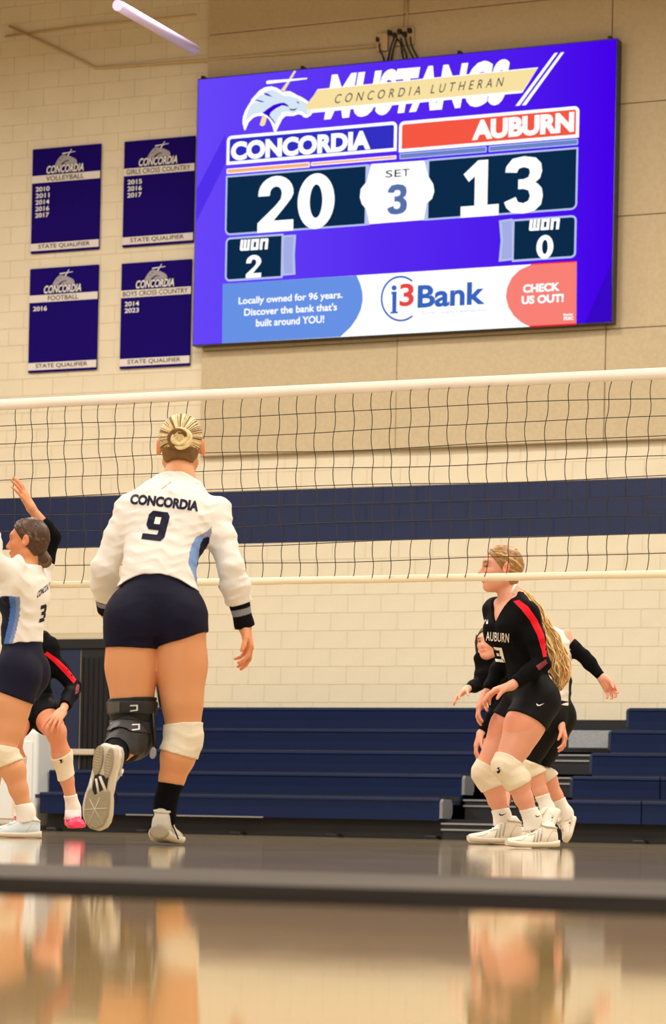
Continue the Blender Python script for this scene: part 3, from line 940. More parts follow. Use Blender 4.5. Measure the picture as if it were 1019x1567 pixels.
def mesh_field(F, lo, hi, h, name='m'):
    B = 8
    lo = np.array(lo, np.float64) - B * h; hi = np.array(hi, np.float64) + B * h
    nb = np.ceil((hi - lo) / (B * h)).astype(int)
    gi = np.stack(np.meshgrid(*[np.arange(n) for n in nb], indexing='ij'), -1).reshape(-1, 3)
    R = B * h * .866
    cen = (lo + (gi + .5) * B * h).astype(f32)
    d = F(cen[:, None, :], None)[:, 0]
    gi = gi[np.abs(d) < R * 1.35 + .012]
    cen = (lo + (gi + .5) * B * h).astype(f32)
    loc = np.stack(np.meshgrid(*[np.arange(B + 1)] * 3, indexing='ij'), -1).reshape(-1, 3)
    V = np.empty((len(gi), (B + 1) ** 3), f32)
    for s in range(0, len(gi), 1500):
        g = gi[s:s + 1500]
        pts = (lo + (g[:, None, :] * B + loc[None]) * h).astype(f32)
        V[s:s + 1500] = F(pts, cen[s:s + 1500], R)
    V = V.reshape(-1, B + 1, B + 1, B + 1)
    ins = V < 0
    N = nb * B + 2
    c8 = [(i, j, k) for i in (0, 1) for j in (0, 1) for k in (0, 1)]
    cnt = sum(ins[:, i:i + B, j:j + B, k:k + B].astype(np.int8) for i, j, k in c8)
    act = (cnt > 0) & (cnt < 8)
    bi, ci, cj, ck = np.nonzero(act)
    cv = {c: V[bi, ci + c[0], cj + c[1], ck + c[2]] for c in c8}
    acc = np.zeros((len(bi), 3)); num = np.zeros(len(bi))
    for c in c8:
        for ax in range(3):
            if c[ax] == 0:
                e = list(c); e[ax] = 1; e = tuple(e)
                a, b_ = cv[c], cv[e]
                m = (a < 0) != (b_ < 0)
                t = np.where(m, a / np.where(m, a - b_, 1), 0)
                pp = np.zeros((len(bi), 3)); pp[:] = c
                pp[:, ax] = t
                acc[m] += pp[m]; num[m] += 1
    gx = gi[bi] * B + np.stack([ci, cj, ck], 1)
    vert = lo + (gx + acc / num[:, None]) * h
    idc = ((gx[:, 0] + 1) * N[1] + gx[:, 1] + 1) * N[2] + gx[:, 2] + 1
    order = np.argsort(idc)
    sid = idc[order]
    quads = []
    for ax in range(3):
        a = ins[:, :B, :B, :B]
        sl = [slice(None)] + [slice(0, B)] * 3
        sl[ax + 1] = slice(1, B + 1)
        b_ = ins[tuple(sl)]
        m = a != b_
        bb, x, y, z = np.nonzero(m)
        g = gi[bb] * B + np.stack([x, y, z], 1)
        inside = a[bb, x, y, z]
        o1, o2 = [(1, 2), (2, 0), (0, 1)][ax]
        q = []
        for da, db in ((0, 0), (-1, 0), (-1, -1), (0, -1)):
            gg = g.copy(); gg[:, o1] += da; gg[:, o2] += db
            q.append(((gg[:, 0] + 1) * N[1] + gg[:, 1] + 1) * N[2] + gg[:, 2] + 1)
        q = np.stack(q, 1)
        q[~inside] = q[~inside][:, ::-1]
        quads.append(q)
    q = np.concatenate(quads)
    pos = np.searchsorted(sid, q)
    pos = np.minimum(pos, len(sid) - 1)
    ok = (sid[pos] == q).all(1)
    q = order[pos[ok]]
    # light smoothing of the net
    e = np.concatenate([q[:, [0, 1]], q[:, [1, 2]], q[:, [2, 3]], q[:, [3, 0]]])
    for lam in (.5,):
        s_ = np.zeros_like(vert); n_ = np.zeros(len(vert))
        for k in range(3):
            s_[:, k] = np.bincount(e[:, 0], vert[e[:, 1], k], len(vert)) + np.bincount(e[:, 1], vert[e[:, 0], k], len(vert))
        n_ = np.bincount(e[:, 0], minlength=len(vert)) + np.bincount(e[:, 1], minlength=len(vert))
        mk = n_ > 0
        vert[mk] += lam * (s_[mk] / n_[mk][:, None] - vert[mk])
    me = bpy.data.meshes.new(name)
    me.vertices.add(len(vert)); me.vertices.foreach_set('co', vert.astype(f32).ravel())
    me.loops.add(len(q) * 4); me.loops.foreach_set('vertex_index', q.astype(np.int32).ravel())
    me.polygons.add(len(q)); me.polygons.foreach_set('loop_start', np.arange(0, len(q) * 4, 4, dtype=np.int32))
    me.polygons.foreach_set('use_smooth', np.ones(len(q), bool))
    me.update(calc_edges=True)
    return me, vert.astype(f32)
def set_col(me, col):
    ca = me.color_attributes.new('Col', 'FLOAT_COLOR', 'POINT')
    c = np.ones((len(me.vertices), 4), f32); c[:, :3] = col
    ca.data.foreach_set('color', c.ravel())
def lc(c): return np.array(lin(c), f32)
def blend(col, c, w): return col * (1 - w[:, None]) + (lc(c) if isinstance(c, str) else c) * w[:, None]
def sstep(x, a, b): 
    t = np.clip((x - a) / (b - a), 0, 1); return t * t * (3 - 2 * t)

def folds(dirs, amp, p0, sharp=False):
    D = [(A(Vector(d).normalized()), f, A(Vector(e).normalized()), ph) for d, f, e, ph in dirs]
    p0 = A(p0)
    def f(P_):
        q = P_ - p0
        o = 0
        for d, fr, e, ph in D:
            w = np.sin(2 * np.pi * (q @ d) * fr + 1.6 * np.sin(2 * np.pi * (q @ e) * fr * .35 + ph) + ph)
            o = o + (np.maximum(w, -.2) if not sharp else np.where(w > 0, w, .25 * w) * (.55 + .45 * np.sin(2 * np.pi * (q @ e) * fr * .5 + ph * 2)))
        return (amp * o / len(D)).astype(f32)
    return f
def topx(v):
    r = v.astype(np.float64) - np.array(CAM[:]); dd = r @ np.array(FW[:]); u = r @ np.array(RT[:]) / dd * FPX; w = r[:, 2] / dd * FPX
    return OX + u * CR + w * SR, OY - (-u * SR + w * CR)
SKIN = mat('skin', '#e0a888', .5, vcol=True, sss=.12, bump=.08, bscale=350, spec=.35)
KNIT = lambda name, c, **k: mat(name, c, k.get('rough', .75), vcol=k.get('vcol', False), bump=.25, bscale=420, spec=.2, sheen=k.get('sheen', .0))
JW = KNIT('white_jersey_knit', '#ece6dc', vcol=True)
JB = KNIT('black_jersey_knit', '#0b0b0e', vcol=True)
MATS['black_jersey_knit'].node_tree.nodes['Principled BSDF'].inputs['Specular IOR Level'].default_value = .08
SHN = KNIT('navy_spandex', '#0b0924', rough=.7); SHB = KNIT('black_spandex', '#050507', rough=.7)
PADW = mat('cream_knee_pad', '#e9dcc2', .85, bump=.3, bscale=260, spec=.15)
SOCKB = mat('black_sock', '#0b0b10', .9, bump=.3, bscale=300, spec=.1); SOCKW = mat('white_sock', '#efe8dc', .9, bump=.3, bscale=300, spec=.1)
BAND = mat('wristband_knit', '#0c0c12', .85, vcol=True, bump=.3, bscale=300, spec=.1)
EYE = mat('eye', '#201612', .2)

def hand(W_, D, N, S, L=1.0, curls=(.35, .45, .35), spread=.1, thumb=(.5, .3), fcurl=(0, 0, 0, 0)):
    """D wrist->knuckles, N palm facing, S thumb side"""
    D = Vector(D).normalized(); N = Vector(N); N = (N - D * N.dot(D)).normalized(); S_ = D.cross(N)
    S = S_ if S_.dot(Vector(S)) > 0 else -S_
    pr = []
    kn = []
    for i, (s, ln, rr) in enumerate(((.031, .083, 1), (.0105, .088, 1.03), (-.0105, .084, 1), (-.030, .076, .9))):
        k_ = W_ + (D * ln + S * s + N * (-.004 if i in (1, 2) else .002)) * L
        kn.append(k_)
        pr.append(cap(W_ + (D * .006 + S * s * .45) * L, k_, .0165 * L, .0115 * L * rr, .012))
    pr.append(cap(W_ + (D * .03 + S * .012 + N * .004) * L, W_ + (D * .07 + N * .004) * L, .016 * L, .015 * L, .015))
    seg = ((.040, .025, .021), (.045, .029, .022), (.042, .027, .022), (.033, .020, .019))
    for i in range(4):
        p = kn[i]; ang = 0
        d0 = (D + S * (spread * (1.2 - i) * .8)).normalized()
        r = [.0094, .0085, .0078, .0068]
        if i == 3: r = [x * .88 for x in r]
        for j in range(3):
            ang += curls[j] + fcurl[i] * (1 if j < 2 else .5)
            q = p + (d0 * math.cos(ang) + N * math.sin(ang)) * seg[i][j] * L
            pr.append(cap(p, q, r[j] * L, r[j + 1] * L, .004))
            p = q
    t0 = W_ + (D * .018 + S * .02 + N * .006) * L
    td = (D * math.cos(thumb[0]) + S * math.sin(thumb[0]) + N * .25).normalized()
    t1 = t0 + td * .042 * L
    pr.append(cap(t0, t1, .0155 * L, .0115 * L, .012))
    td2 = (td + N * thumb[1] - S * thumb[1] * .4).normalized()
    t2 = t1 + td2 * .031 * L
    pr.append(cap(t1, t2, .0108 * L, .0095 * L, .004))
    td3 = (td2 + N * thumb[1] * .6).normalized()
    pr.append(cap(t2, t2 + td3 * .024 * L, .0095 * L, .0078 * L, .004))
    return pr

class Fig:
    """A person from joints in world space. J keys: pelvis, waist, chest, neck, head, shL shR elL elR wrL wrR hipL hipR knL knR anL anR; hF hU head frame"""
    def __init__(s, name, base, label, J, sc=1.0, h=.005, leg=1.0, torso=1.0, arm=1.0, bust=.5, group=None, headk=1.0):
        s.J = J; s.h = h; s.sc = sc
        s.root = empty(name, base, label, 'person', group)
        s.U = (J['neck'] - J['pelvis']).normalized()
        r = (J['shR'] - J['shL'])
        s.R = (r - s.U * r.dot(s.U)).normalized()
        s.Fv = s.U.cross(s.R).normalized()
        hr = (J['hipR'] - J['hipL'])
        wU = (J['waist'] - (J['hipL'] + J['hipR']) / 2).normalized()
        s.hR = (hr - wU * hr.dot(wU)).normalized(); s.hU = wU; s.hFv = wU.cross(s.hR).normalized()
        U, R_, F_ = s.U, s.R, s.Fv
        k = sc * torso
        T = []
        hl, hr_ = J['hipL'], J['hipR']
        T.append(cap(hl + wU * .03, hr_ + wU * .03, .092 * k, .092 * k, .04, s.hFv, 1.05))
        T.append(cap(J['pelvis'] + wU * .02, J['waist'], .125 * k, .098 * k, .06, s.hFv, 1.15))
        for e in (-1, 1):
            T.append(ell((hr_ if e > 0 else hl) - s.hFv * .045 * k - wU * .015 * k - s.hR * e * .012 * k, (s.hR, s.hFv, wU), (.08 * k, .075 * k, .09 * k), .035))
            T.append(cap(J['waist'] + s.hR * e * .035 * k, J['chest'] + R_ * e * .05 * k, .085 * k, .1 * k, .06, F_, 1.12))
            T.append(cap(J['chest'] + R_ * e * .06 * k + U * .03 * k, (J['shR'] if e > 0 else J['shL']) - R_ * e * .035 * k - U * .02 * k, .085 * k, .052 * k, .05, F_, 1.1))
            T.append(cap(J['neck'] + U * .02 * k - F_ * .012 * k, (J['shR'] if e > 0 else J['shL']) - R_ * e * .04 * k + U * .012 * k, .042 * k, .036 * k, .05))
            if bust:
                T.append(ell(J['chest'] + F_ * (.075 + .01 * bust) * k + R_ * e * .068 * k + U * .0 * k, (R_, F_, U), (.062 * k, .055 * k, .062 * k), .04))
        T.append(ell(J['chest'] + U * .01, (R_, F_, U), (.148 * k, .105 * k, .17 * k), .05))
        s.T = T
        hk = headk * sc
        hF, hU = J['hF'].normalized(), J['hU'].normalized()
        hR = hF.cross(hU).normalized(); hU = hR.cross(hF).normalized(); s.H = (hR, hF, hU); s.hk = hk
        c = J['head']; s.hc = c
        N = [cap(J['neck'] - U * .02, c - hU * .07 * hk - hF * .022 * hk, .056 * sc, .05 * sc, .03)]
        H = [ell(c + hU * .028 * hk - hF * .012 * hk, (hR, hF, hU), (.073 * hk, .094 * hk, .088 * hk), .02),
             ell(c - hU * .03 * hk + hF * .028 * hk, (hR, hF, hU), (.058 * hk, .062 * hk, .078 * hk), .03),
             cap(c - hU * .06 * hk - hF * .01 * hk + hR * .05 * hk, c - hU * .088 * hk + hF * .055 * hk + hR * .012 * hk, .017 * hk, .02 * hk, .03),
             cap(c - hU * .06 * hk - hF * .01 * hk - hR * .05 * hk, c - hU * .088 * hk + hF * .055 * hk - hR * .012 * hk, .017 * hk, .02 * hk, .03),
             ell(c - hU * .092 * hk + hF * .068 * hk, (hR, hF, hU), (.02 * hk, .018 * hk, .017 * hk), .018),
             ell(c + hU * .03 * hk + hF * .068 * hk, (hR, hF, hU), (.05 * hk, .025 * hk, .02 * hk), .02),
             ell(c - hU * .022 * hk + hF * .058 * hk + hR * .032 * hk, (hR, hF, hU), (.024 * hk, .022 * hk, .022 * hk), .02),
             ell(c - hU * .022 * hk + hF * .058 * hk - hR * .032 * hk, (hR, hF, hU), (.024 * hk, .022 * hk, .022 * hk), .02)]
        for e in (-1, 1):
            H.append(sub(ell(c + hU * .006 * hk + hF * .098 * hk + hR * e * .032 * hk, (hR, hF, hU), (.019 * hk, .018 * hk, .011 * hk), .012)))
        H += [cap(c + hU * .012 * hk + hF * .085 * hk, c - hU * .024 * hk + hF * .107 * hk, .008 * hk, .0105 * hk, .012),
              ell(c - hU * .03 * hk + hF * .092 * hk, (hR, hF, hU), (.0165 * hk, .012 * hk, .008 * hk), .01),
              ell(c - hU * .054 * hk + hF * .089 * hk, (hR, hF, hU), (.024 * hk, .01 * hk, .0055 * hk), .006),
              ell(c - hU * .065 * hk + hF * .087 * hk, (hR, hF, hU), (.02 * hk, .0105 * hk, .006 * hk), .006)]
        for e in (-1, 1):
            H += [ell(c + hR * e * .081 * hk - hF * .012 * hk - hU * .002 * hk, (hR + hF * .35 * e * -1, hF + hU * .15, hU), (.012 * hk, .019 * hk, .032 * hk), .008),
                  sub(ell(c + hR * e * .094 * hk - hF * .004 * hk + hU * .001 * hk, (hR, hF, hU), (.008 * hk, .01 * hk, .02 * hk), .006))]
        s.Hd = N + H
        s.N = N
        a = sc * arm
        s.arm = {}
        for q, e in (('L', -1), ('R', 1)):
            sh, el, wr = J['sh' + q], J['el' + q], J['wr' + q]
            m = sh.lerp(el, .45)
            pr = [ell(sh - (sh - el).normalized() * -.0 + (el - sh).normalized() * .02, ((el - sh), R_, F_), (.07 * a, .053 * a, .055 * a), .03),
                  cap(sh, m, .048 * a, .046 * a, .03), cap(m, el, .046 * a, .037 * a, .03)]
            n_ = J.get('fn' + q, F_)
            m2 = el.lerp(wr, .32)
            pr += [cap(el, m2, .037 * a, .0395 * a, .02), cap(m2, wr, .0395 * a, .0245 * a, .02, n_, 1.15)]
            s.arm[q] = pr
        s.hnd = {}
        g = sc * leg
        s.leg = {}
        for q, e in (('L', -1), ('R', 1)):
            hp, kn, an = J['hip' + q], J['kn' + q], J['an' + q]
            th = (kn - hp).normalized(); shn = (an - kn).normalized()
            side = s.hR * e
            back = J.get('bk' + q)
            if back is None:
                back = s.hR.cross(shn)
                if back.dot(s.hFv) > 0: back = -back
                # when the knee is bent the calf faces the thigh's side
            back = (back - shn * back.dot(shn)).normalized()
            fr = s.hFv
            q1 = hp.lerp(kn, .38) + fr * .012 * g + side * .006
            pr = [cap(hp + side * .006, q1, .096 * g, .092 * g, .05), cap(q1, kn, .090 * g, .062 * g, .04),
                  cap(hp.lerp(kn, .1) - s.hFv * .02 * g, hp.lerp(kn, .7) - s.hFv * .018 * g, .085 * g, .06 * g, .05),
                  ell(kn, (shn, side, back), (.06 * g, .056 * g, .056 * g), .03)]
            c1 = kn.lerp(an, .3) + back * .016 * g; c2 = kn.lerp(an, .62) + back * .006 * g
            pr += [cap(kn, c1, .054 * g, .06 * g, .03), cap(c1, c2, .06 * g, .047 * g, .03), cap(c2, an, .046 * g, .034 * g, .02)]
            s.leg[q] = pr
        s.foot = {}
    def set_hand(s, q, D, N, S, **k):
        s.hnd[q] = hand(s.J['wr' + q], D, N, S, L=k.pop('L', 1.0) * s.sc, **k) + [s.arm[q][-1]]
    def bbox(s, extra=.16, keys=None):
        pts = np.array([A(v) for k, v in s.J.items() if k[:2] not in ('hF', 'hU', 'bk', 'fn')])
        return pts.min(0) - extra, pts.max(0) + extra
    def kneepad(s, q, up_=.88, dn=.28, infl=.010, m=None, label=None):
        J = s.J; hp, kn, an = J['hip' + q], J['kn' + q], J['an' + q]
        cuts = [(hp.lerp(kn, up_), hp - kn), (kn.lerp(an, dn), an - kn)]
        lo, hi = A(kn) - .22, A(kn) + .22
        prims = s.leg[q]
        me, v = mesh_field(field([(prims, cuts, infl)], (), folds([(hp - an, 20, RT, .4)], .0016, kn)), lo, hi, s.h, 'knee_pad')
        return obj('knee_pad', me, m or PADW, s.root, label)
    def body(s, skin='#dba382', colour=None, h=None, extra_limbs=()):
        G = [(s.T, [], -.004), (s.Hd, [], 0, .03)]
        for q in 'LR':
            G.append((s.arm[q], [], -.002, .035))
            if q in s.hnd: G.append((s.hnd[q], [], 0))
            G.append((s.leg[q], [], 0, .035))
            if q in s.foot: G.append((s.foot[q], [], 0))
        lo, hi = s.bbox()
        me, v = mesh_field(field(G), lo, hi, h or s.h, 'body')
        col = np.tile(lc(skin), (len(v), 1))
        hR, hF, hU = s.H; c = A(s.hc); k = s.hk
        q = (v - c) @ np.array([A(hR), A(hF), A(hU)], f32).T / k
        near = np.linalg.norm(v - c, axis=1) < .14
        # natural colour of lips, cheeks, ears, brows, knuckles
        def g_(x, y, z, rx, ry, rz): return np.exp(-(((q[:, 0] - x) / rx) ** 2 + ((q[:, 1] - y) / ry) ** 2 + ((q[:, 2] - z) / rz) ** 2)) * near
        sk = lc(skin)
        col = blend(col, sk * np.array([.98, .62, .55], f32), .75 * np.clip(g_(0, .095, -.059, .024, .022, .009) * 1.4, 0, 1))
        for e in (-1, 1):
            col = blend(col, sk * np.array([1.02, .72, .66], f32), .5 * g_(e * .042, .07, -.02, .022, .03, .018))
            col = blend(col, sk * np.array([1.0, .55, .5], f32), .65 * g_(e * .082, -.012, 0, .014, .025, .035))
            col = blend(col, lc('#6b4a30'), np.clip(1.3 * g_(e * .034, .09, .03, .019, .03, .0055), 0, .8))
            col = blend(col, lc('#2a1a14'), np.clip(1.5 * g_(e * .032, .088, .008, .0145, .03, .005), 0, .9))
        for w in 'LR':
            if w in s.hnd:
                d = np.linalg.norm(v - A(s.J['wr' + w]), axis=1)
                col = blend(col, sk * np.array([1.0, .78, .72], f32), .55 * sstep(d, .03, .09) * (d < .24))
        if colour is not None: col = colour(v, col)
        set_col(me, col)
        return obj('body', me, SKIN, s.root)
    def garment(s, name, G, m, col=None, disp=None, gcuts=(), h=None, label=None, bb=None, parent=None):
        lo, hi = bb if bb is not None else s.bbox()
        me, v = mesh_field(field(G, gcuts, disp), lo, hi, h or s.h, name)
        if col is not None:
            set_col(me, col(v))
        o = obj(name, me, m, parent or s.root, label)
        return o, (me, v)
    def band(s, name, limb, a, b, infl, m, t0=None, t1=None, h=None, col=None, label=None, disp=None, parent=None):
        """sleeve-like piece of a limb between two points on it (pads, socks, wristbands)"""
        d = (b - a).normalized()
        cuts = [(a, -d), (b, d)]
        c = (a + b) / 2; r = (b - a).length / 2 + .14
        lo = np.array(A(c)) - r; hi = np.array(A(c)) + r
        rad = (b - a).length / 2 + .11
        prims = limb
        g = (prims, cuts, infl)
        me, v = mesh_field(field([g], (), disp, None), lo, hi, h or s.h, name)
        if col is not None: set_col(me, col(v))
        return obj(name, me, m, parent or s.root, label)
    def world_bvh(s, o):
        me = o.data
        n = len(me.vertices)
        co = np.empty(n * 3, f32); me.vertices.foreach_get('co', co); co = co.reshape(-1, 3)
        off = Vector((0, 0, 0)); q = o
        while q is not None: off += q.location; q = q.parent
        co = co + A(off)
        fs = np.empty(len(me.loops), np.int32); me.loops.foreach_get('vertex_index', fs)
        return BVHTree.FromPolygons([tuple(map(float, c)) for c in co], fs.reshape(-1, 4).tolist())

def drape(name, pts, faces, bvh, m, parent, off=.0022, maxlen=.012, nrm=True, D0=None):
    """lay a flat print (given as pixel-plane 2D points) onto the cloth behind it"""
    bm = bmesh.new()
    vs = [bm.verts.new((x, y, 0)) for x, y in pts]
    for f in faces:
        try: bm.faces.new([vs[i] for i in f])
        except ValueError: pass
    ml = maxlen
    for _ in range(6):
        es = [e for e in bm.edges if e.calc_length() > ml]
        if not es: break
        bmesh.ops.subdivide_edges(bm, edges=es, cuts=1)
        bmesh.ops.triangulate(bm, faces=[f for f in bm.faces if len(f.verts) > 3])
    kill = []
    for v in bm.verts:
        r = ray(v.co.x, v.co.y)
        hit = bvh.ray_cast(CAM, r)
        if hit[0] is None:
            kill.append(v); continue
        v.co = hit[0] - r * off
    if kill: bmesh.ops.delete(bm, geom=kill, context='VERTS')
    me = bpy.data.meshes.new(name)
    bm.to_mesh(me); bm.free()
    return obj(name, me, m, parent)
def drape_text(txt, bl, br_, tl, bvh, m, parent, offset=.02, space=1.0, name='lettering', bend=0, maxlen=5):
    v, f = text_mesh(txt, offset, 0, space)
    pts = [(bl[0] + a * (br_[0] - bl[0]) + c * (tl[0] - bl[0]), bl[1] + a * (br_[1] - bl[1]) + c * (tl[1] - bl[1]) - bend * 4 * a * (1 - a)) for a, c in v]
    return tag(drape(name, pts, f, bvh, m, parent, maxlen=maxlen), kind='stuff')
def drape_poly(name, pts, bvh, m, parent, maxlen=5, off=.0022):
    t = tessellate_polygon([[Vector((x, y, 0)) for x, y in pts]])
    return drape(name, pts, [list(q) for q in t], bvh, m, parent, maxlen=maxlen, off=off)

def shoe(fig, heel, toe, up, m_up, m_sole, width=.095, name='shoe', collar=1.0, m_lace=None, spring=.012, m_trim=None, m_mark=None):
    """heel, toe: ground points of the sole; up: sole normal. Returns parts as children of a shoe part"""
    X = toe - heel; Lg = X.length; X = X.normalized()
    Z = (up - X * up.dot(X)).normalized(); Y = Z.cross(X)
    w = width / .1 * .5
    tab = [(0.0, .028, .062), (.03, .042, .085), (.10, .052, .105), (.20, .055, .108), (.32, .056, .098), (.42, .059, .088), (.52, .065, .078), (.65, .078, .064), (.78, .083, .055), (.88, .076, .047), (.95, .058, .04), (1.0, .025, .032)]
    n = 20
    def sp(t): return spring * max(0, (t - .7) / .3) ** 2 + .004 * max(0, (.12 - t) / .12)
    def skew(t): return .006 * math.sin(t * 3.0)
    rings = []
    for t, hw, th in tab:
        th = th * (collar if t < .45 else 1)
        ring = []
        for k in range(n):
            a = 2 * math.pi * k / n
            cy, sy = math.cos(a), math.sin(a)
            y = hw * w * 1.17 * (abs(cy) ** .8) * (1 if cy > 0 else -1)
            z = .016 + sp(t) + (th - .016) * (abs(sy) ** .85) if sy > 0 else .016 + sp(t)
            ring.append(heel + X * (t * Lg * .985 + .004) + Y * (y + skew(t)) + Z * z)
        rings.append(ring)
    up_ = MB().loft(rings).build(name, m_up, fig.root if isinstance(fig, Fig) else fig)
    # sole
    R = []
    tabs = [(t, hw) for t, hw, _ in tab]
    rings = []
    for t, hw in tabs:
        hh = .026 + .006 * max(0, (.3 - t) / .3)
        yy = hw * w * 1.17 + .006
        q = [(-yy, hh), (-yy * 1.03, hh * .55), (-yy * .93, .004), (-yy * .6, 0), (yy * .6, 0), (yy * .93, .004), (yy * 1.03, hh * .55), (yy, hh)]
        rings.append([heel + X * (t * (Lg + .008) - .004) + Y * (a + skew(t)) + Z * (b_ + sp(t)) for a, b_ in q])
    so = MB().loft(rings)
    so = so.build('sole', m_sole, up_)
    T_ = [q[0] for q in tab]
    def pt(t, a, off=.002):
        hw = np.interp(t, T_, [q[1] for q in tab]); th = np.interp(t, T_, [q[2] for q in tab]) * (collar if t < .45 else 1)
        cy, sy = math.cos(a), math.sin(a)
        y = (hw * w * 1.17 * abs(cy) ** .8 + off) * (1 if cy > 0 else -1) if abs(cy) > 1e-6 else 0
        return heel + X * (t * Lg * .985 + .004) + Y * (y + skew(t)) + Z * (.016 + sp(t) + (th - .016) * abs(sy) ** .85 + off * abs(sy))
    rd = math.radians
    if m_trim is None: m_trim = m_sole
    loop = [pt(t, rd(a_)) for t, a_ in ((.015, 90), (.03, 60), (.08, 48), (.16, 46), (.25, 50), (.32, 62), (.355, 90), (.32, 118), (.25, 130), (.16, 134), (.08, 132), (.03, 120), (.015, 90))]
    MB().tube(loop, .0055, 7).build('collar', m_trim, up_)
    for e in (1, -1):
        f_ = (lambda a_: rd(a_)) if e > 0 else (lambda a_: rd(180 - a_))
        MB().tube([pt(t, f_(a_), .0005) for t, a_ in ((.36, 62), (.45, 58), (.55, 55), (.62, 58), (.66, 90))], .0022, 5).build('seam', m_trim, up_)
        MB().tube([pt(t, f_(a_), .0005) for t, a_ in ((.99, 20), (.88, 26), (.78, 30), (.70, 45), (.66, 88))], .0018, 5).build('seam', m_trim, up_)
        MB().tube([pt(t, f_(a_), .0005) for t, a_ in ((.03, 40), (.14, 34), (.22, 16), (.26, 4))], .0020, 5).build('seam', m_trim, up_)
        if m_mark is not None:
            for k_ in range(3):
                t = .34 + .075 * k_
                MB().tube([pt(t + .06, f_(8), .0), pt(t + .03, f_(28), .0005), pt(t, f_(50), .0)], [.0045, .005, .0045], 5).build('side_stripe', m_mark, up_)
    c = heel + X * .35 * Lg + Z * (.088 * collar)
    MB().loft([[c + X * (dx + .004) - Y * wd_ + Z * dz, c + X * dx - Y * wd_ * .9 + Z * (dz + .004), c + X * dx + Y * wd_ * .9 + Z * (dz + .004), c + X * (dx + .004) + Y * wd_ + Z * dz] for dx, wd_, dz in ((.03, .022, -.012), (.008, .024, .006), (-.006, .025, .024), (-.012, .018, .034))]).build('tongue', m_up, up_)
    # laces across the vamp
    if m_lace:
        for i in range(4):
            t = .36 + .065 * i
            th = np.interp(t, [q[0] for q in tab], [q[2] for q in tab])
            hw = np.interp(t, [q[0] for q in tab], [q[1] for q in tab]) * w
            c = heel + X * t * Lg
            pts = [c + Y * (a * hw * .62 + skew(t)) + Z * (th * (1 - .1 * a * a) + .003) + X * (.006 * (1 if i % 2 else -1) * a) for a in (-1, -.5, 0, .5, 1)]
            MB().tube(pts, .0032, 6).build('lace', m_lace, up_)
        c = heel + X * .33 * Lg + Z * (.098 * collar)
        for e in (-1, 1):
            MB().tube([c, c + Y * e * .018 + Z * .01, c + Y * e * .03 + X * .012 - Z * .002, c + Y * e * .012 + X * .01], .0026, 6).build('lace', m_lace, up_)
    return up_, (X, Y, Z)
def scalp_strands(fig, hub, mats, n=110, infl=.004, start=None, r=.0035, name='hair_strand', seed=3):
    """fine strands combed from the hairline to a hub on the scalp, one mesh per shade"""
    rnd = random.Random(seed)
    hR, hF, hU = fig.H; c = fig.hc; k = fig.hk
    rad = (.073 * k + infl, .094 * k + infl, .088 * k + infl)
    cc = c + hU * .028 * k - hF * .012 * k
    def S_(d): return cc + hR * d.x * rad[0] + hF * d.y * rad[1] + hU * d.z * rad[2]
    hub = Vector(hub).normalized()
    parts = [MB() for _ in mats]
    for i in range(n):
        d = Vector(start(i / n, rnd)).normalized()
        pts = []
        amp = rnd.uniform(-.05, .05)
        for j in range(9):
            t = j / 8
            q = (d * (1 - t) + hub * t).normalized()
            q = (q + q.cross(hub) * amp * math.sin(t * math.pi)).normalized()
            pts.append(S_(q))
        parts[rnd.randrange(len(mats)) if rnd.random() < .8 else 0].tube(pts, [r * .7] + [r] * 7 + [r * .8], 5, False)
    par = fig.hair
    for p, m in zip(parts, mats):
        tag(p.build(name, m, par), kind='stuff')
def hair_cap(fig, m, infl=.007, face=.0, low=.092, h=None):
    hR, hF, hU = fig.H; c = fig.hc; k = fig.hk
    cuts = [(c + hF * (.012 + face) * k + hU * .012 * k, hF * .80 - hU * .60), (c - hU * low * k, -hU * .85 - hF * .25)]
    cc = c + hU * .028 * k - hF * .012 * k
    pr = [ell(cc, (hR, hF, hU), (.073 * k, .094 * k, .088 * k), .02), ell(c - hU * .045 * k - hF * .03 * k, (hR, hF, hU), (.058 * k, .055 * k, .06 * k), .03)]
    lo = A(c) - .15; hi = A(c) + .15
    me, v = mesh_field(field([(pr, [], infl)], cuts), lo, hi, h or .004, 'hair')
    fig.hair = obj('hair', me, m, fig.root)
    return fig.hair
# ================================================================== PLAYERS
# ---------------------------------------------------------------- number nine, seen from behind
D9 = 10.6
def p9(x, y, dd=0.0): return P(x, y, D9 + dd)
J = dict(pelvis=p9(238, 935, .0), waist=p9(243, 868, .06), chest=p9(256, 800, .17), neck=p9(274, 737, .25), head=p9(277, 684, .31),
         shL=p9(203, 781, .20), shR=p9(325, 788, .22), elL=p9(160, 868, .16), elR=p9(353, 866, .14), wrL=p9(163, 935, .32), wrR=p9(374, 957, .2),
         hipL=p9(205, 950, 0), hipR=p9(271, 946, .02), knL=p9(202, 1132, .0), knR=p9(281, 1128, .0), anL=p9(171, 1158, -.37), anR=p9(253, 1228, .01),
         hF=FW * 1 + RT * .05 - UPV * .1, hU=UPV * 1 + FW * .12)
J['bkR'] = -FW; J['bkL'] = UPV * 1.0 + RT * .1
n9 = Fig('person', p9(245, 1293), 'player seen from behind in white long-sleeved jersey numbered nine and navy shorts', J, sc=1.04, h=.0042, leg=1.0, torso=1.0, arm=1.02, bust=.6, headk=1.02)
n9.set_hand('R', p9(380, 985, .2) - J['wrR'], -RT * .8 - FW * .2, -FW * 0.6 - RT * .6 + UPV * -.1, curls=(.35, .45, .3), thumb=(.55, .25), fcurl=(.1, .0, .05, .15))
n9.set_hand('L', p9(170, 960, .4) - J['wrL'], RT * .8, FW * .6, curls=(.4, .5, .4))
n9.body('#de9c6c')
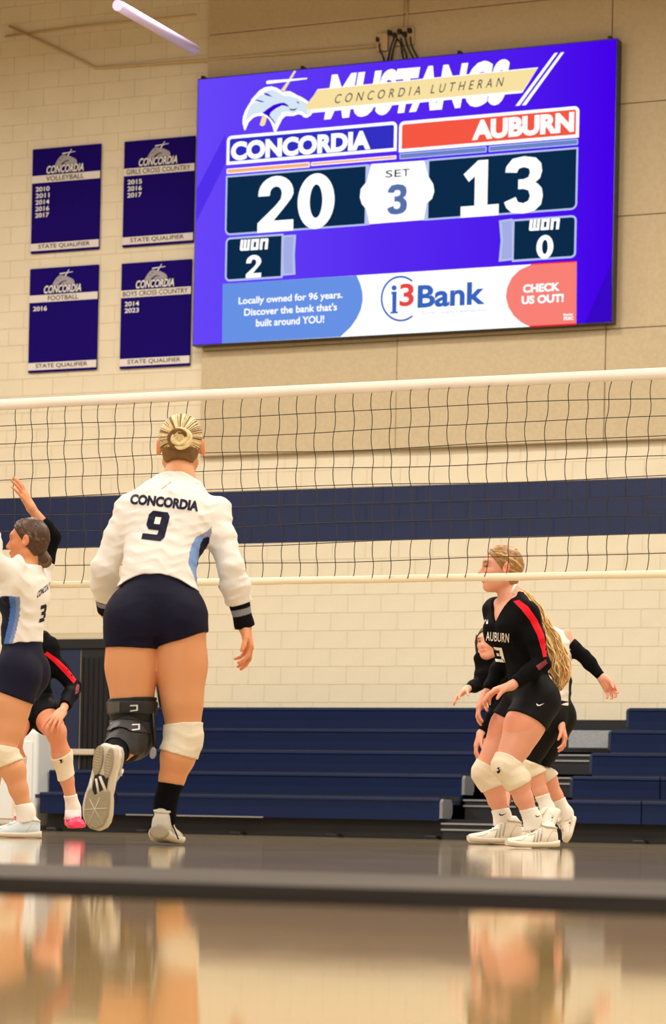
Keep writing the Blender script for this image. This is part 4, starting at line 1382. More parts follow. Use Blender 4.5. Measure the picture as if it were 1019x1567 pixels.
U, R_, F_ = n9.U, n9.R, n9.Fv
# jersey
hem = p9(240, 879, .05)
HZ = hem.z; HC_ = A(hem)
def hemcut(Q):
    lx = (Q - HC_) @ A(RT)
    return (HZ - 2.1 * lx * lx - Q[..., 2]) * .8
fo = folds([((UPV * .9 + RT * .45), 17, RT, .3), ((UPV * .8 - RT * .5), 13, RT + UPV, 1.7), (UPV, 24, RT - UPV * .5, 2.4)], .0075, J['chest'], True)
fo_ = fo
def fo(Q):
    return fo_(Q) + .007 * np.clip((HZ + .07 - Q[..., 2]) / .1, 0, 1).astype(f32)
def jcol(v):
    col = np.tile(lc('#efe9e0'), (len(v), 1))
    px, py = topx(v)
    dm = np.min([f(v) for f, k in n9.arm['R']], axis=0)
    edge = np.interp(py, [800, 812, 822, 832, 845, 862, 880, 895, 905], [330, 318, 300, 294, 290, 288, 296, 301, 306])
    front = ((v - A(J['chest'])) @ A(F_)) > -.01          # wraps on round to the front
    w = (dm > .024) & (py > 800) & ((px > edge) | (front & (px > 270)))
    col[w] = lc('#101632')
    e2 = edge + np.interp(py, [800, 825, 850, 880, 905], [30, 12, 15, 12, 8])
    col[w & (px < e2) & ~(front & (px < edge))] = lc('#7fa0d8')
    col[w & (py < 822) & ~(front & (px < edge))] = lc('#9093a6')
    return col
sleeve = lambda q, a: (J['el' + q].lerp(J['wr' + q], a), (J['wr' + q] - J['el' + q]))
G = [(n9.T + [n9.N[0]], [(hemcut, None), (J['neck'] - n9.U * .012, n9.U + n9.Fv * .1)], .009)]
for q in 'LR':
    G.append((n9.arm[q], [sleeve(q, .62 if q == 'L' else .60)], .008, .03))
jm, (_, jv) = n9.garment('jersey', G, JW, jcol, fo)
bv = n9.world_bvh(jm)
INKM = mat('navy_print', '#10122e', .6, spec=.2)
drape_text('CONCORDIA', (198, 771.5), (303, 783), (200.5, 755.5), bv, INKM, n9.root, .055, 1.0, bend=1.0)
NINE = [(.30, 1), (.86, 1), (1, .86), (1, .14), (.86, 0), (0, 0), (0, .2), (.62, .2), (.66, .24), (.66, .36), (.2, .36), (.06, .5), (.06, .86), (.2, 1)]
def fitq(p, bl, br_, tl): return [(bl[0] + a * (br_[0] - bl[0]) + c * (tl[0] - bl[0]), bl[1] + a * (br_[1] - bl[1]) + c * (tl[1] - bl[1])) for a, c in p]
NB = ((216, 824.5), (250, 828.5), (227.5, 780.5))
drape_poly('jersey_number', fitq(NINE, *NB), bv, INKM, n9.root, maxlen=4, off=.003)
drape_poly('jersey_number', fitq([(.38, .56), (.64, .56), (.64, .8), (.38, .8)], *NB), bv, mat('white_print', '#efe9e0', .7), n9.root, off=.0045)
tag(MB().tube([bv.ray_cast(CAM, ray(x, y))[0] - ray(x, y) * .002 for x, y in ((247, 748), (254, 743), (262, 737))], .0012, 5).build('neck_chain', mat('gold_chain', '#c9a050', .3, metal=1), n9.root))
# sleeves end in tan under layer and striped wristbands
TAN = mat('tan_sleeve', '#eccf9c', .8, bump=.2, bscale=300)
a, b_ = J['elR'].lerp(J['wrR'], .40), J['elR'].lerp(J['wrR'], .64)
n9.band('under_sleeve', n9.arm['R'], a, b_, .0055, TAN)
def stripes(a, b_, lo_, hi_):
    d = (b_ - a); L_ = d.length; d = A(d.normalized()); a_ = A(a)
    def f(v):
        t = ((v - a_) @ d) / L_
        c = np.tile(lc('#0e0e14'), (len(v), 1)); c[(t > lo_) & (t < hi_)] = lc('#8d8f98'); return c
    return f
a, b_ = J['elR'].lerp(J['wrR'], .60), J['elR'].lerp(J['wrR'], 1.03)
n9.band('wristband', n9.arm['R'] + [cap(J['wrR'], J['wrR'] + (J['wrR'] - J['elR']) * .1, .025, .024)], a, b_, .008, BAND, col=stripes(a, b_, .25, .5), h=.0035)
a, b_ = J['elL'].lerp(J['wrL'], .55), J['elL'].lerp(J['wrL'], 1.0)
n9.band('wristband', n9.arm['L'], a, b_, .0105, BAND, col=stripes(a, b_, .3, .55), h=.0035)
# shorts
def leg_cut(q, px, py, n): return (p9(px, py), n)
G = [(n9.T, [(hem + UPV * .05, UPV), (p9(240, 975), -UPV)], .0075),
     (n9.leg['L'], [(p9(200, 993), -UPV - RT * .02)], .0085, .035),
     (n9.leg['R'], [(p9(280, 979), -UPV + RT * .36)], .0085, .035)]
n9.garment('shorts', G, SHN, disp=folds([(UPV, 16, RT, .2), (RT * .5 + UPV, 11, UPV, 1)], .0012, J['pelvis']))
# shorts centre seam is hinted by the crease of the body; hair
HB1 = mat('blonde_hair', '#d9bd80', .45, noise=.15, nscale=60, spec=.4); HB2 = mat('light_blonde_hair', '#ecd7a0', .42, noise=.15, nscale=60, spec=.4)
HB3 = mat('dark_blonde_hair', '#7c5a32', .5, noise=.2, nscale=60, spec=.3); HB4 = mat('brown_hair', '#5b3f26', .5, noise=.2, nscale=60, spec=.3)
hair_cap(n9, HB3, .005, low=.088)
hR, hF, hU = n9.H
def st9(t, r):
    a = 2 * math.pi * t * 1.0 + r.uniform(-.03, .03)
    # hairline ring: front over the top and round the nape
    x = math.sin(a); z = math.cos(a)
    return (x * 1.0, .55 * max(z, 0) + .18, z * .95 if z > 0 else z * .70)
hub9 = (0.06, -.95, -.18)
scalp_strands(n9, hub9, [HB2, HB1, HB3, HB3], 190, .007, st9, .0034)
bc = n9.hc + n9.H[2] * .004 - hF * .112 + hR * .008
B = MB(); B2 = MB()
for i in range(26):
    ph = i / 26 * 2 * math.pi
    rr_ = .031 + .009 * math.sin(i * 2.3)
    pts = []
    for j in range(12):
        a = ph + j * .30
        rad = rr_ * (.55 + .6 * math.sin(math.pi * j / 11)) 
        pts.append(bc + hR * math.cos(a) * rad + hU * math.sin(a) * rad * .95 - hF * (.012 * math.sin(math.pi * j / 11) + .008 * math.cos(i * 1.9)))
    (B if i % 3 else B2).tube(pts, .0062, 6)
bun = B.build('hair_bun', HB2, n9.hair)
bun['kind'] = 'stuff'
B2.build('hair_bun', HB3, n9.hair)['kind'] = 'stuff'
me, _ = mesh_field(field([([ell(bc + hF * .004, (hR, hF, hU), (.036, .02, .034))], [], 0)]), A(bc) - .06, A(bc) + .06, .004)
obj('bun_core', me, HB1, n9.hair)
# knee brace on the bent left leg
kL, hL = J['knL'], J['hipL']
a, b_ = p9(202, 1069), p9(204, 1134)
n9.band('knee_brace', n9.leg['L'], a, b_ + (b_ - a) * .35, .010, mat('black_neoprene', '#060607', .6, bump=.2, bscale=200), disp=folds([(UPV, 14, RT, 0)], .0015, a), label='black knee brace')
brace = [c for c in n9.root.children if c.name.startswith('knee_brace')][0]
brace_m = [ell(kL, (UPV, RT, FW), (.075, .078, .075), .03), cap(kL, kL.lerp(J['anL'], .42), .074, .066, .03)]
lo, hi = A(kL) - .25, A(kL) + .25
dsh = (J['anL'] - kL).normalized()
me, _ = mesh_field(field([(brace_m, [(kL.lerp(J['anL'], .42), dsh), (kL - dsh * .2, -dsh)], 0)]), lo, hi, .005)
obj('knee_sleeve', me, MATS['black_neoprene'], brace)
STR = mat('grey_strap', '#232225', .6, bump=.2, bscale=200); STR2 = mat('light_strap', '#57554f', .6); WM = mat('white_mark', '#e9e9e6', .5)
for (y0, y1, s0) in ((1074, 1094, 0), (1104, 1122, 1)):
    a, b_ = p9(201 - s0, y1), p9(201, y0)
    o_ = n9.band('strap', n9.leg['L'], a, b_, .0165, STR, parent=brace)
    bs = n9.world_bvh(o_)
    drape_poly('strap_end', [(165, y0 + 1), (183, y0), (183, y1 - 1), (165, y1 - 2)], bs, STR2, brace)
    xm, ym = 199 + 3 * s0, (y0 + y1) / 2
    drape('emblem', [(xm, ym - 5), (xm + 12, ym - 5.5), (xm + 12, ym + 3.5), (xm, ym + 5), (xm, ym + 3.2), (xm + 9.6, ym + 2), (xm + 9.6, ym - 3.6), (xm, ym - 3.2)],
          [list(t) for t in tessellate_polygon([[Vector((x, y, 0)) for x, y in [(xm, ym - 5), (xm + 12, ym - 5.5), (xm + 12, ym + 3.5), (xm, ym + 5), (xm, ym + 3.2), (xm + 9.6, ym + 2), (xm + 9.6, ym - 3.6), (xm, ym - 3.2)]]])], bs, WM, brace, maxlen=5)
SIL = mat('silver_hinge', '#a9abad', .3, metal=.7)
MB().tube([p9(234, 1085, -.04), p9(236, 1120, -.04), p9(237, 1146, -.03)], .009, 10).build('hinge_bar', BLACKM, brace)
hb = p9(234, 1152, -.06)
MB().loft([[hb + RT * math.cos(t) * r + UPV * math.sin(t) * r * 1.6 - FW * dd for t in [2 * math.pi * k / 14 for k in range(14)]] for r, dd in ((.013, 0), (.015, .006), (.011, .012))]).build('hinge', SIL, brace)
# pads, socks, shoes
def padfold(c): return folds([(UPV + RT * .2, 22, RT, .4)], .0014, c)
n9.kneepad('R', .89, .26, .007, label='cream knee pad')
sR = [c for c in n9.leg['R']]
n9.band('sock', n9.leg['R'] + [cap(J['anR'], J['anR'] - UPV * .06, .037, .04)], p9(252, 1262), p9(262, 1199), .004, SOCKB)
n9.band('sock', n9.leg['L'] + [cap(J['anL'], J['anL'] + (J['anL'] - J['knL']).normalized() * .05 - UPV * .02, .037, .04)], J['anL'] + (J['anL'] - J['knL']).normalized() * .06, J['knL'].lerp(J['anL'], .74), .006, SOCKB)
SHW = mat('white_shoe', '#e9e3d6', .55, noise=.04, nscale=30, bump=.15, bscale=220); SOL = mat('cream_sole', '#d8cfbd', .6)
SOLG = mat('gum_grey_sole', '#a3977f', .65, bump=.3, bscale=120); SHG = mat('pale_grey_shoe', '#cfc8ba', .55, bump=.15, bscale=220)
LACE = mat('lace', '#f2eee6', .7)
sh1, fr = shoe(n9, p9(243, 1283, -.06), p9(262, 1292.5, .20), UPV + FW * .0 + RT * .05, SHG, SOL, .125, m_lace=LACE, collar=1.3)
X, Y, Z = fr
hc_ = p9(243, 1283, -.06)
heelpad = MB().loft([[hc_ - X * (.006 + dd) + Y * math.cos(t) * r + Z * (.024 + math.sin(t) * r * .7) for t in [2 * math.pi * k / 16 for k in range(16)]] for r, dd in ((.040, -.004), (.038, .006), (.030, .009))]).build('heel_clip', SOLG, sh1)
MB().tube([p9(262, 1258, .0), p9(268, 1272, -.0), p9(273, 1284, .03)], .003, 6).build('side_stripe', INKM, sh1)
MB().tube([p9(231, 1254, -.06), p9(234, 1250, -.065), p9(236, 1246, -.06)], .0022, 6).build('side_stripe', INKM, sh1)
# raised left shoe, sole toward the camera, toe down
hl_, tl_ = p9(163, 1143, -.53), p9(143, 1268, -.45)
upn = (FW * 1.0 - UPV * .12 + RT * .42)
sh2, fr = shoe(n9, hl_, tl_, upn, SHW, SOL, .118, m_lace=LACE, spring=.004, m_trim=SHG)
X, Y, Z = fr; Lg = (tl_ - hl_).length
def pad(pts, m, name, th=.007, z0=-.001):
    """tread block on the sole; pts (along 0..1, across metres)"""
    a = [hl_ + X * (t * Lg) + Y * y + Z * z0 for t, y in pts]
    cen = sum(a, Vector()) / len(a)
    b1 = [p - Z * th * .7 for p in a]; b2 = [p + (cen - p) * .08 - Z * th for p in a]
    return MB().loft([a, b1, b2], smooth=False).build(name, m, sh2)
def oval(t0, t1, y0, y1, n=16, sq=1.0):
    return [((t0 + t1) / 2 + (t1 - t0) / 2 * math.cos(2 * math.pi * k / n), (y0 + y1) / 2 + (y1 - y0) / 2 * math.sin(2 * math.pi * k / n)) for k in range(n)]
pad([(.34, -.03), (.34, .03), (.62, .03), (.62, -.03)], BLACK, 'arch_plate', .003)
pad(oval(-.01, .36, -.040, -.006), SOLG, 'heel_tread', .009); pad(oval(.0, .36, .004, .044), SOLG, 'heel_tread', .009)
fp = [(.50, -.045), (.62, -.052), (.78, -.054), (.92, -.042), (.99, -.018), (1.0, .006), (.96, .03), (.86, .046), (.72, .05), (.58, .046), (.52, .035), (.60, .014), (.56, .0), (.50, -.02)]
fpo = pad(fp, SOLG, 'forefoot_tread', .009)
for t0, y0, t1, y1 in ((.70, -.05, .80, .045), (.60, -.012, .97, .02), (.66, .03, .9, -.04)):
    p0, p1 = hl_ + X * t0 * Lg + Y * y0 - Z * .0105, hl_ + X * t1 * Lg + Y * y1 - Z * .0105
    MB().tube([p0, p1], .0016, 5).build('tread_groove', SOL, fpo)
for i in range(8):
    for side, yy in ((0, -.023), (1, .024)):
        p0 = hl_ + X * (.06 + .033 * i) * Lg + Y * (yy - .010) - Z * .0105; p1 = p0 + Y * .02
        MB().tube([p0, p1], .0009, 4).build('tread_groove', SOL, sh2)
for t0, y0, t1, y1, r in ((.36, .006, .52, -.03, .006), (.40, .02, .56, .0, .005), (.42, .04, .6, .03, .004)):
    MB().tube([hl_ + X * t0 * Lg + Y * y0 - Z * .004, hl_ + X * t1 * Lg + Y * y1 - Z * .004], r, 6).build('arch_rib', SHW, sh2)
for k_ in (0, 1):
    s0 = hl_ + X * (.50 + .04 * k_) * Lg + Z * .045 ; e = -1 if RT.dot(Y) < 0 else 1
    s0 = s0 + Y * e * .045
    MB().tube([s0, s0 + X * .035 + Z * (.02 if k_ else -.015), s0 + X * .05 + Z * (.0)], .003, 6).build('side_stripe', INKM, sh2)
# ---------------------------------------------------------------- black number three, side on, right
DA = 14.0
def pa(x, y, dd=0.0): return P(x, y, DA + dd)
J = dict(pelvis=pa(812, 1062, .0), waist=pa(806, 1015, .0), chest=pa(785, 962, .0), neck=pa(783, 917, .0), head=pa(767, 871, -.0),
         shL=pa(807, 938, -.13), shR=pa(756, 933, .10), elL=pa(829, 1016, -.17), wrL=pa(783, 1049, -.25), elR=pa(772, 1010, .2), wrR=pa(743, 1063, .12),
         hipL=pa(822, 1070, -.07), hipR=pa(806, 1068, .1), knL=pa(774, 1172, -.16), knR=pa(743, 1183, .12), anL=pa(815, 1253, -.13), anR=pa(769, 1250, .12),
         hF=-RT * 1.0 - FW * .10 + UPV * .02, hU=UPV * 1.0 + RT * .04)
J['bkL'] = RT; J['bkR'] = RT
n3 = Fig('person', pa(800, 1297), 'player in black jersey numbered three with red sleeve stripe and long blonde ponytail', J, sc=1.0, h=.005, leg=1.0, torso=.9, arm=.93, bust=.6, headk=1.03)
n3.set_hand('L', pa(760, 1056, -.26) - J['wrL'], UPV * -.8 + RT * .1 - FW * .1, -FW * .5 - RT * .3 + UPV * -.2, curls=(.35, .4, .3), thumb=(.45, .3), fcurl=(-.1, 0, .05, .1), L=1.05)
n3.set_hand('R', pa(734, 1082, .1) - J['wrR'], RT * .8, -FW, curls=(.3, .4, .3), L=1.0)
n3.body('#e2a184')
U, R_, F_ = n3.U, n3.R, n3.Fv
hem = pa(812, 1048)
T4 = [(0, 0), (1, 0), (1, 1), (0, 1), (0, .8), (.68, .8), (.68, .6), (.28, .6), (.28, .41), (.68, .41), (.68, .2), (0, .2)]
def jc3(v):
    col = np.tile(lc('#0a0a0d'), (len(v), 1))
    sh, el, wr = A(J['shL']), A(J['elL']), A(J['wrL'])
    return col
def vneck(Q):
    q = Q - A(J['neck'])
    lat = np.abs(q @ A(R_)); f_ = q @ A(F_); u = q @ A(U)
    return ((u - (.026 * (1 - sstep(f_, -.01, .04)) + (-.115 + 1.55 * lat) * sstep(f_, -.01, .04))) * .55).astype(f32)
G = [(n3.T + [n3.N[0]], [(hem, -UPV), (vneck, None), (J['neck'] + U * .03, U)], .009)]
for q in 'LR':
    G.append((n3.arm[q], [(J['el' + q].lerp(J['wr' + q], .88), (J['wr' + q] - J['el' + q]))], .008, .03))
fo = folds([(UPV * .8 + RT * .6, 13, RT, .3), (UPV - RT * .4, 10, UPV, 1.7)], .006, J['chest'], True)
jm, _ = n3.garment('jersey', G, JB, jc3, fo)
bv = n3.world_bvh(jm)
REDM = mat('red_stripe_print', '#dc0a20', .6, spec=.2); REDD = mat('dark_red_print', '#7d1d24', .6); PRW = mat('white_jersey_print', '#f3efe8', .6)
PINKO = mat('red_outline_print', '#c8453f', .6)
drape_poly('sleeve_stripe', [(785, 920), (794, 918), (808, 928), (822, 948), (832, 970), (839, 1000), (838, 1004), (831, 1006), (829, 996), (822, 972), (811, 950), (798, 933)], bv, REDM, n3.root)
drape_poly('cuff_print', [(820, 1019), (835, 1009), (838, 1015), (825, 1026)], bv, REDD, n3.root)
drape_text('AUBURN', (743.3, 980.3), (778.5, 983.7), (743.8, 966.3), bv, PRW, n3.root, .012, 1.1, maxlen=4)
T3 = [(0, 0), (.86, 0), (1, .14), (1, .4), (.9, .5), (1, .6), (1, .86), (.86, 1), (0, 1), (0, .78), (.66, .78), (.66, .61), (.24, .61), (.24, .4), (.66, .4), (.66, .22), (0, .22)]
drape_poly('jersey_number', fitq(T4, (758.5, 1012.5), (773, 1014), (753, 990)), bv, PRW, n3.root, off=.005, maxlen=3)
drape_poly('chest_mark', [(741.5, 948.5), (746.5, 948), (746.5, 954.5), (741.5, 955)], bv, PRW, n3.root)
G = [(n3.T, [(hem + UPV * .05, UPV), (pa(812, 1098), -UPV + RT * .1)], .009),
     (n3.leg['L'], [(J['hipL'].lerp(J['knL'], .34), (J['knL'] - J['hipL']))], .009, .035),
     (n3.leg['R'], [(J['hipR'].lerp(J['knR'], .33), (J['knR'] - J['hipR']))], .009, .035)]
so, _ = n3.garment('shorts', G, SHB, disp=folds([(UPV, 12, RT, .2)], .001, J['pelvis']))
bs = n3.world_bvh(so)
def swoosh(x, y, s, fl=1): return [(x, y), (x + s * .18 * fl, y + s * .2), (x + s * .4 * fl, y + s * .22), (x + s * fl, y), (x + s * .45 * fl, y + s * .34), (x + s * .15 * fl, y + s * .36), (x - s * .02 * fl, y + s * .2)]
drape_poly('side_mark', swoosh(821, 1076, 12), bs, PRW, n3.root, maxlen=4)
for q in 'LR':
    o_ = n3.kneepad(q, .90, .40 if q == 'L' else .36, .007, label='cream knee pad')
    if q == 'L':
        bk = n3.world_bvh(o_)
        for pts in ([(760, 1175), (765, 1174), (763, 1178), (767, 1177), (762, 1181), (763, 1178.5)], [(760, 1180), (766, 1179), (764, 1183), (761, 1184)]):
            drape_poly('side_mark', pts, bk, INKM, o_, maxlen=4)
for q, a, b_ in (('L', pa(818, 1270, -.13), pa(811, 1237, -.13)), ('R', pa(770, 1262, .12), pa(766, 1238, .12))):
    o_ = n3.band('sock', n3.leg[q] + [cap(J['an' + q], J['an' + q] - UPV * .05, .036, .042)], a, b_, .006, SOCKW, disp=folds([(RT, 40, UPV, 0)], .0008, a))
    bk = n3.world_bvh(o_)
    drape_poly('side_mark', swoosh(819.5, 1247, 9) if q == 'L' else swoosh(763.5, 1244, 12), bk, INKM, o_, maxlen=4)
SHC = mat('cream_white_shoe', '#efe7d6', .5, bump=.1, bscale=200); SOC = mat('off_white_sole', '#e6dcc9', .5); TRM = mat('beige_shoe_trim', '#c9bfac', .6); GRS = mat('silver_panel', '#b9b5a8', .5)  # TRM is the darker beige of shoe collars and seams
s1, _f = shoe(n3, pa(853, 1296.5, -.10), pa(776, 1297, -.20), UPV, SHC, SOC, .1, m_lace=LACE, collar=1.2, m_trim=TRM, m_mark=GRS)
s2, _f = shoe(n3, pa(799, 1289.5, .13), pa(717, 1290, .05), UPV, SHC, SOC, .1, m_lace=LACE, collar=1.3, m_trim=TRM, m_mark=GRS)
# hair
HA1 = mat('ash_blonde_hair', '#9c7440', .45, noise=.2, nscale=60, spec=.4); HA2 = mat('honey_hair', '#e2b272', .45, noise=.15, nscale=60, spec=.4)
HA3 = mat('golden_hair', '#f6d79a', .45, noise=.15, nscale=60, spec=.4)
hair_cap(n3, HA1, .004, face=.012)
hR, hF, hU = n3.H
def st3(t, r):
    a = 2 * math.pi * t + r.uniform(-.03, .03)
    x = math.sin(a); z = math.cos(a)
    return (x * 1.0, .62 * z + .22 if z > 0 else .05, z * .85 if z > 0 else z * .75)
hub3 = (0, -.9, -.42)
scalp_strands(n3, hub3, [HA1, HA2, HA1], 170, .006, st3, .0034)
hp = n3.hc + n3.H[2] * (.028 - .42 * .09) - hF * .10
MB().tube([hp + hR * math.cos(t) * .019 + hU * math.sin(t) * .019 for t in [2 * math.pi * k / 12 for k in range(13)]], .006, 8).build('hair_tie', mat('white_tie', '#ece6dd', .6), n3.hair)
MB().loft([[pa(x + e * 2.2, y, dd - .03) for e in (-1, 1)] + [pa(x + e * 2.2, y, dd - .022) for e in (1, -1)] for x, y, dd in ((789, 894, -.1), (786, 900, -.11), (783, 905, -.11), (786, 911, -.1))]).build('hair_ribbon', MATS['white_tie'], n3.hair)
guide = [(793, 900, .0), (805, 909, -.02), (817, 928, -.02), (827, 950, -.01), (840, 975, .0), (850, 1000, .0), (855, 1020, .0), (858, 1042, .01), (857, 1056, .02)]
wd = [.012, .022, .030, .036, .046, .056, .056, .04, .012]
rnd = random.Random(11)
tails = [(HA2, MB()), (HA3, MB()), (HA3, MB()), (HA2, MB())]
gp = [pa(*g) for g in guide]
for i in range(150):
    u, w = rnd.gauss(0, .5), rnd.gauss(0, .5)
    u = max(-1, min(1, u)); w = max(-1, min(1, w))
    ph = rnd.uniform(0, 6.28); am = rnd.uniform(.004, .013)
    pts = []
    ln = rnd.randint(6, 9)
    for j in range((ln - 1) * 3 + 1):
        t = j / 3; k0 = min(int(t), len(gp) - 2); f = t - k0
        c = gp[k0].lerp(gp[k0 + 1], f); ww = wd[k0] * (1 - f) + wd[k0 + 1] * f
        wv = am * math.sin(t * 3.4 + ph) * min(1, t / 3)
        pts.append(c + RT * (u * ww + wv) + FW * (w * ww * .7) + UPV * (wv * .6))
    tails[i % 4][1].tube(pts, [.004] * (len(pts) - 2) + [.003, .0012], 5, False)
pt = None
for m, t_ in tails:
    o_ = t_.build('ponytail', m, n3.hair); o_['kind'] = 'stuff'

# ---------------------------------------------------------------- libero behind her: white jersey, arm flung out
DL = 16.0
def pl(x, y, dd=0.0): return P(x, y, DL + dd)
J = dict(pelvis=pl(846, 1088), waist=pl(848, 1046), chest=pl(840, 1000), neck=pl(817, 966), head=pl(789, 944, -.0),
         shL=pl(808, 975, -.08), shR=pl(862, 983, .02), elL=pl(832, 1060, -.02), wrL=pl(858, 1108, -.1), elR=pl(908, 1020, .05), wrR=pl(925, 1040, -.05),
         hipL=pl(838, 1096, -.05), hipR=pl(854, 1096, .06), knL=pl(806, 1168, -.02), knR=pl(822, 1175, .12), anL=pl(838, 1238, -.02), anR=pl(866, 1245, .15),
         hF=-RT - FW * .2, hU=UPV - RT * .1)
J['elR'] = pl(903, 1012, .0); J['wrR'] = pl(921, 1038, -.04)
J['elR'] = pl(893, 1004, .0); J['wrR'] = pl(921, 1037, -.04)
J['bkL'] = RT; J['bkR'] = RT
lb = Fig('person', pl(850, 1290), 'player in white jersey with right arm flung out in a black sleeve, mostly hidden', J, sc=.96, h=.006, leg=.9, torso=.86, arm=.9, bust=.4)
lb.set_hand('R', pl(940, 1062, -.06) - J['wrR'], -FW * .6 - RT * .4, FW * .5 + UPV, curls=(.45, .6, .5), thumb=(.3, .5), L=1.05)
lb.set_hand('L', pl(866, 1136, -.12) - J['wrL'], -RT, -FW, curls=(.4, .5, .4), L=1.05)
lb.body('#e2a184')
hair_cap(lb, HA1, .006)
hem = pl(850, 1080)
lb.garment('jersey', [(lb.T + [lb.N[0]], [(hem, -UPV), (J['neck'] + lb.U * .02, lb.U)], .009)], JW,
           lambda v: np.where((((v - A(J['chest'])) @ A(RT)) > .115)[:, None] & (v[:, 2:] < float(pl(865, 1030).z)), lc('#101014'), lc('#e8e2d8')),
           folds([(UPV + RT * .3, 14, RT, .3)], .004, J['chest']))
BSL = mat('black_arm_sleeve', '#050507', .8, bump=.2, bscale=300, spec=.1)
dR = (J['wrR'] - J['shR']).normalized()
lo, hi = lb.bbox(.1)
me, v = mesh_field(field([(lb.arm['R'], [(J['shR'].lerp(J['elR'], .30), (J['shR'] - J['elR'])), (J['elR'].lerp(J['wrR'], .95), (J['wrR'] - J['elR']))], .006)]), lo, hi, .006)
o_ = obj('arm_sleeve', me, BSL, lb.root)
bk = lb.world_bvh(o_)
drape_poly('side_mark', [(863, 987), (873, 994), (873, 995.2), (863, 988.5)], bk, PRW, o_, 4)
me, v = mesh_field(field([(lb.arm['L'], [(J['shL'], (J['shL'] - J['elL'])), (J['elL'].lerp(J['wrL'], .95), (J['wrL'] - J['elL']))], .006)]), lo, hi, .006)
obj('arm_sleeve', me, BSL, lb.root)
lb.garment('shorts', [(lb.T, [(hem + UPV * .03, UPV)], .009), (lb.leg['L'], [(J['hipL'].lerp(J['knL'], .93), (J['knL'] - J['hipL']))], .009, .03), (lb.leg['R'], [(J['hipR'].lerp(J['knR'], .9), (J['knR'] - J['hipR']))], .009, .03)], SHB)
for q in 'LR':
    lb.kneepad(q, .92, .3, .013)
for q in 'LR':
    a, b_ = J['an' + q] - UPV * .04, J['kn' + q].lerp(J['an' + q], .70)
    lb.band('sock', lb.leg[q] + [cap(J['an' + q], J['an' + q] - UPV * .05, .036, .042)], a, b_, .006, SOCKW)
s3, fr = shoe(lb, pl(858, 1242, -.05), pl(838, 1288, -.10), UPV * .35 - RT * 1.0, SHC, SOC, .1, m_lace=LACE)
# three stripes on the outer side, toward the camera
def side_marks(sh, heel, toe, fr, m, ts, h0=.03, h1=.062, lean=.02, r=.0045, off=.047):
    X, Y, Z = fr; Lg = (toe - heel).length
    e = -1 if FW.dot(Y) > 0 else 1
    for t in ts:
        p = heel + X * t * Lg + Y * e * off
        MB().tube([p + Z * h0, p + Z * h1 + X * lean - Y * e * .012], r, 6).build('side_stripe', m, sh)
side_marks(s3, pl(858, 1242, -.05), pl(838, 1288, -.10), fr, INKM, (.32, .42, .52), off=.036)
s4, fr = shoe(lb, pl(882, 1252, .15), pl(872, 1289, .12), UPV * .25 - RT * 1.0, SHC, SOC, .1, m_lace=LACE)
side_marks(s4, pl(882, 1252, .15), pl(872, 1289, .12), fr, mat('maroon_print', '#53202c', .6), (.3, .42, .54), off=.036)

# ---------------------------------------------------------------- dark-haired defender peering past the black number three
DB = 17.0
def pb(x, y, dd=0.0): return P(x, y, DB + dd)
J = dict(pelvis=pb(778, 1098), waist=pb(772, 1062), chest=pb(764, 1028), neck=pb(756, 1008, -.02), head=pb(748, 984, -.05),
         shL=pb(788, 1026, -.04), shR=pb(744, 1026, .02), elL=pb(764, 1085, -.1), wrL=pb(735, 1122, -.12), elR=pb(731, 1048, -.05), wrR=pb(715, 1054, -.2),
         hipL=pb(790, 1104, 0), hipR=pb(768, 1104, .02), knL=pb(775, 1172, -.1), knR=pb(752, 1170, -.05), anL=pb(798, 1234, .05), anR=pb(768, 1238, .1),
         hF=-FW * .85 - RT * .5, hU=UPV - RT * .08)
J['bkL'] = RT; J['bkR'] = RT
db = Fig('person', pb(785, 1285), 'dark-haired player in black long sleeves peering from behind the black number three', J, sc=.93, h=.006, leg=.9, torso=.82, arm=.85, bust=.4, headk=.96)
db.set_hand('R', pb(694, 1070, -.3) - J['wrR'], -UPV * .5 - FW * .2 + RT * .3, -FW, curls=(.15, .2, .2), spread=.16, L=1.05)
db.set_hand('L', pb(725, 1152, -.12) - J['wrL'], RT, -FW, curls=(.3, .4, .3), L=1.05)
db.body('#e6a58a')
db.garment('jersey', [(db.T + [db.N[0]], [(pb(785, 1090), -UPV), (J['neck'] + db.U * .012, db.U)], .009)] +
           [(db.arm[q], [(J['el' + q].lerp(J['wr' + q], .9), (J['wr' + q] - J['el' + q]))], .008, .03) for q in 'LR'], JB, lambda v: np.tile(lc('#0a0a0d'), (len(v), 1)), folds([(UPV + RT * .5, 13, RT, .3)], .003, J['chest']))
db.garment('shorts', [(db.T, [(pb(785, 1085), UPV)], .009)] + [(db.leg[q], [(J['hip' + q].lerp(J['kn' + q], .5), (J['kn' + q] - J['hip' + q]))], .009, .03) for q in 'LR'], SHB)
for q in 'LR':
    db.kneepad(q)
    db.band('sock', db.leg[q], J['an' + q], J['kn' + q].lerp(J['an' + q], .65), .006, SOCKB if q == 'L' else SOCKW)
for q, hx in (('L', 812), ('R', 785)):
    gz = J['an' + q].copy(); gz.z = 0.002
    shoe(db, gz + RT * .06, gz - RT * .2 - FW * .03, UPV, SHC, SOC, .1, m_lace=LACE, collar=1.05)
hair_cap(db, mat('dark_brown_hair', '#3a2518', .45, noise=.2, nscale=60, spec=.4), .006, face=.014)
hR, hF, hU = db.H
for e in (-1, 1):
    pts = [db.hc + hR * e * .06 + hU * .05 + hF * .03, db.hc + hR * e * .079 + hU * .01 + hF * .015, db.hc + hR * e * .08 - hU * .05 + hF * .01, db.hc + hR * e * .075 - hU * .1]
    MB().tube(pts, [.012, .011, .009, .004], 8).build('hair_lock', MATS['dark_brown_hair'], db.hair)

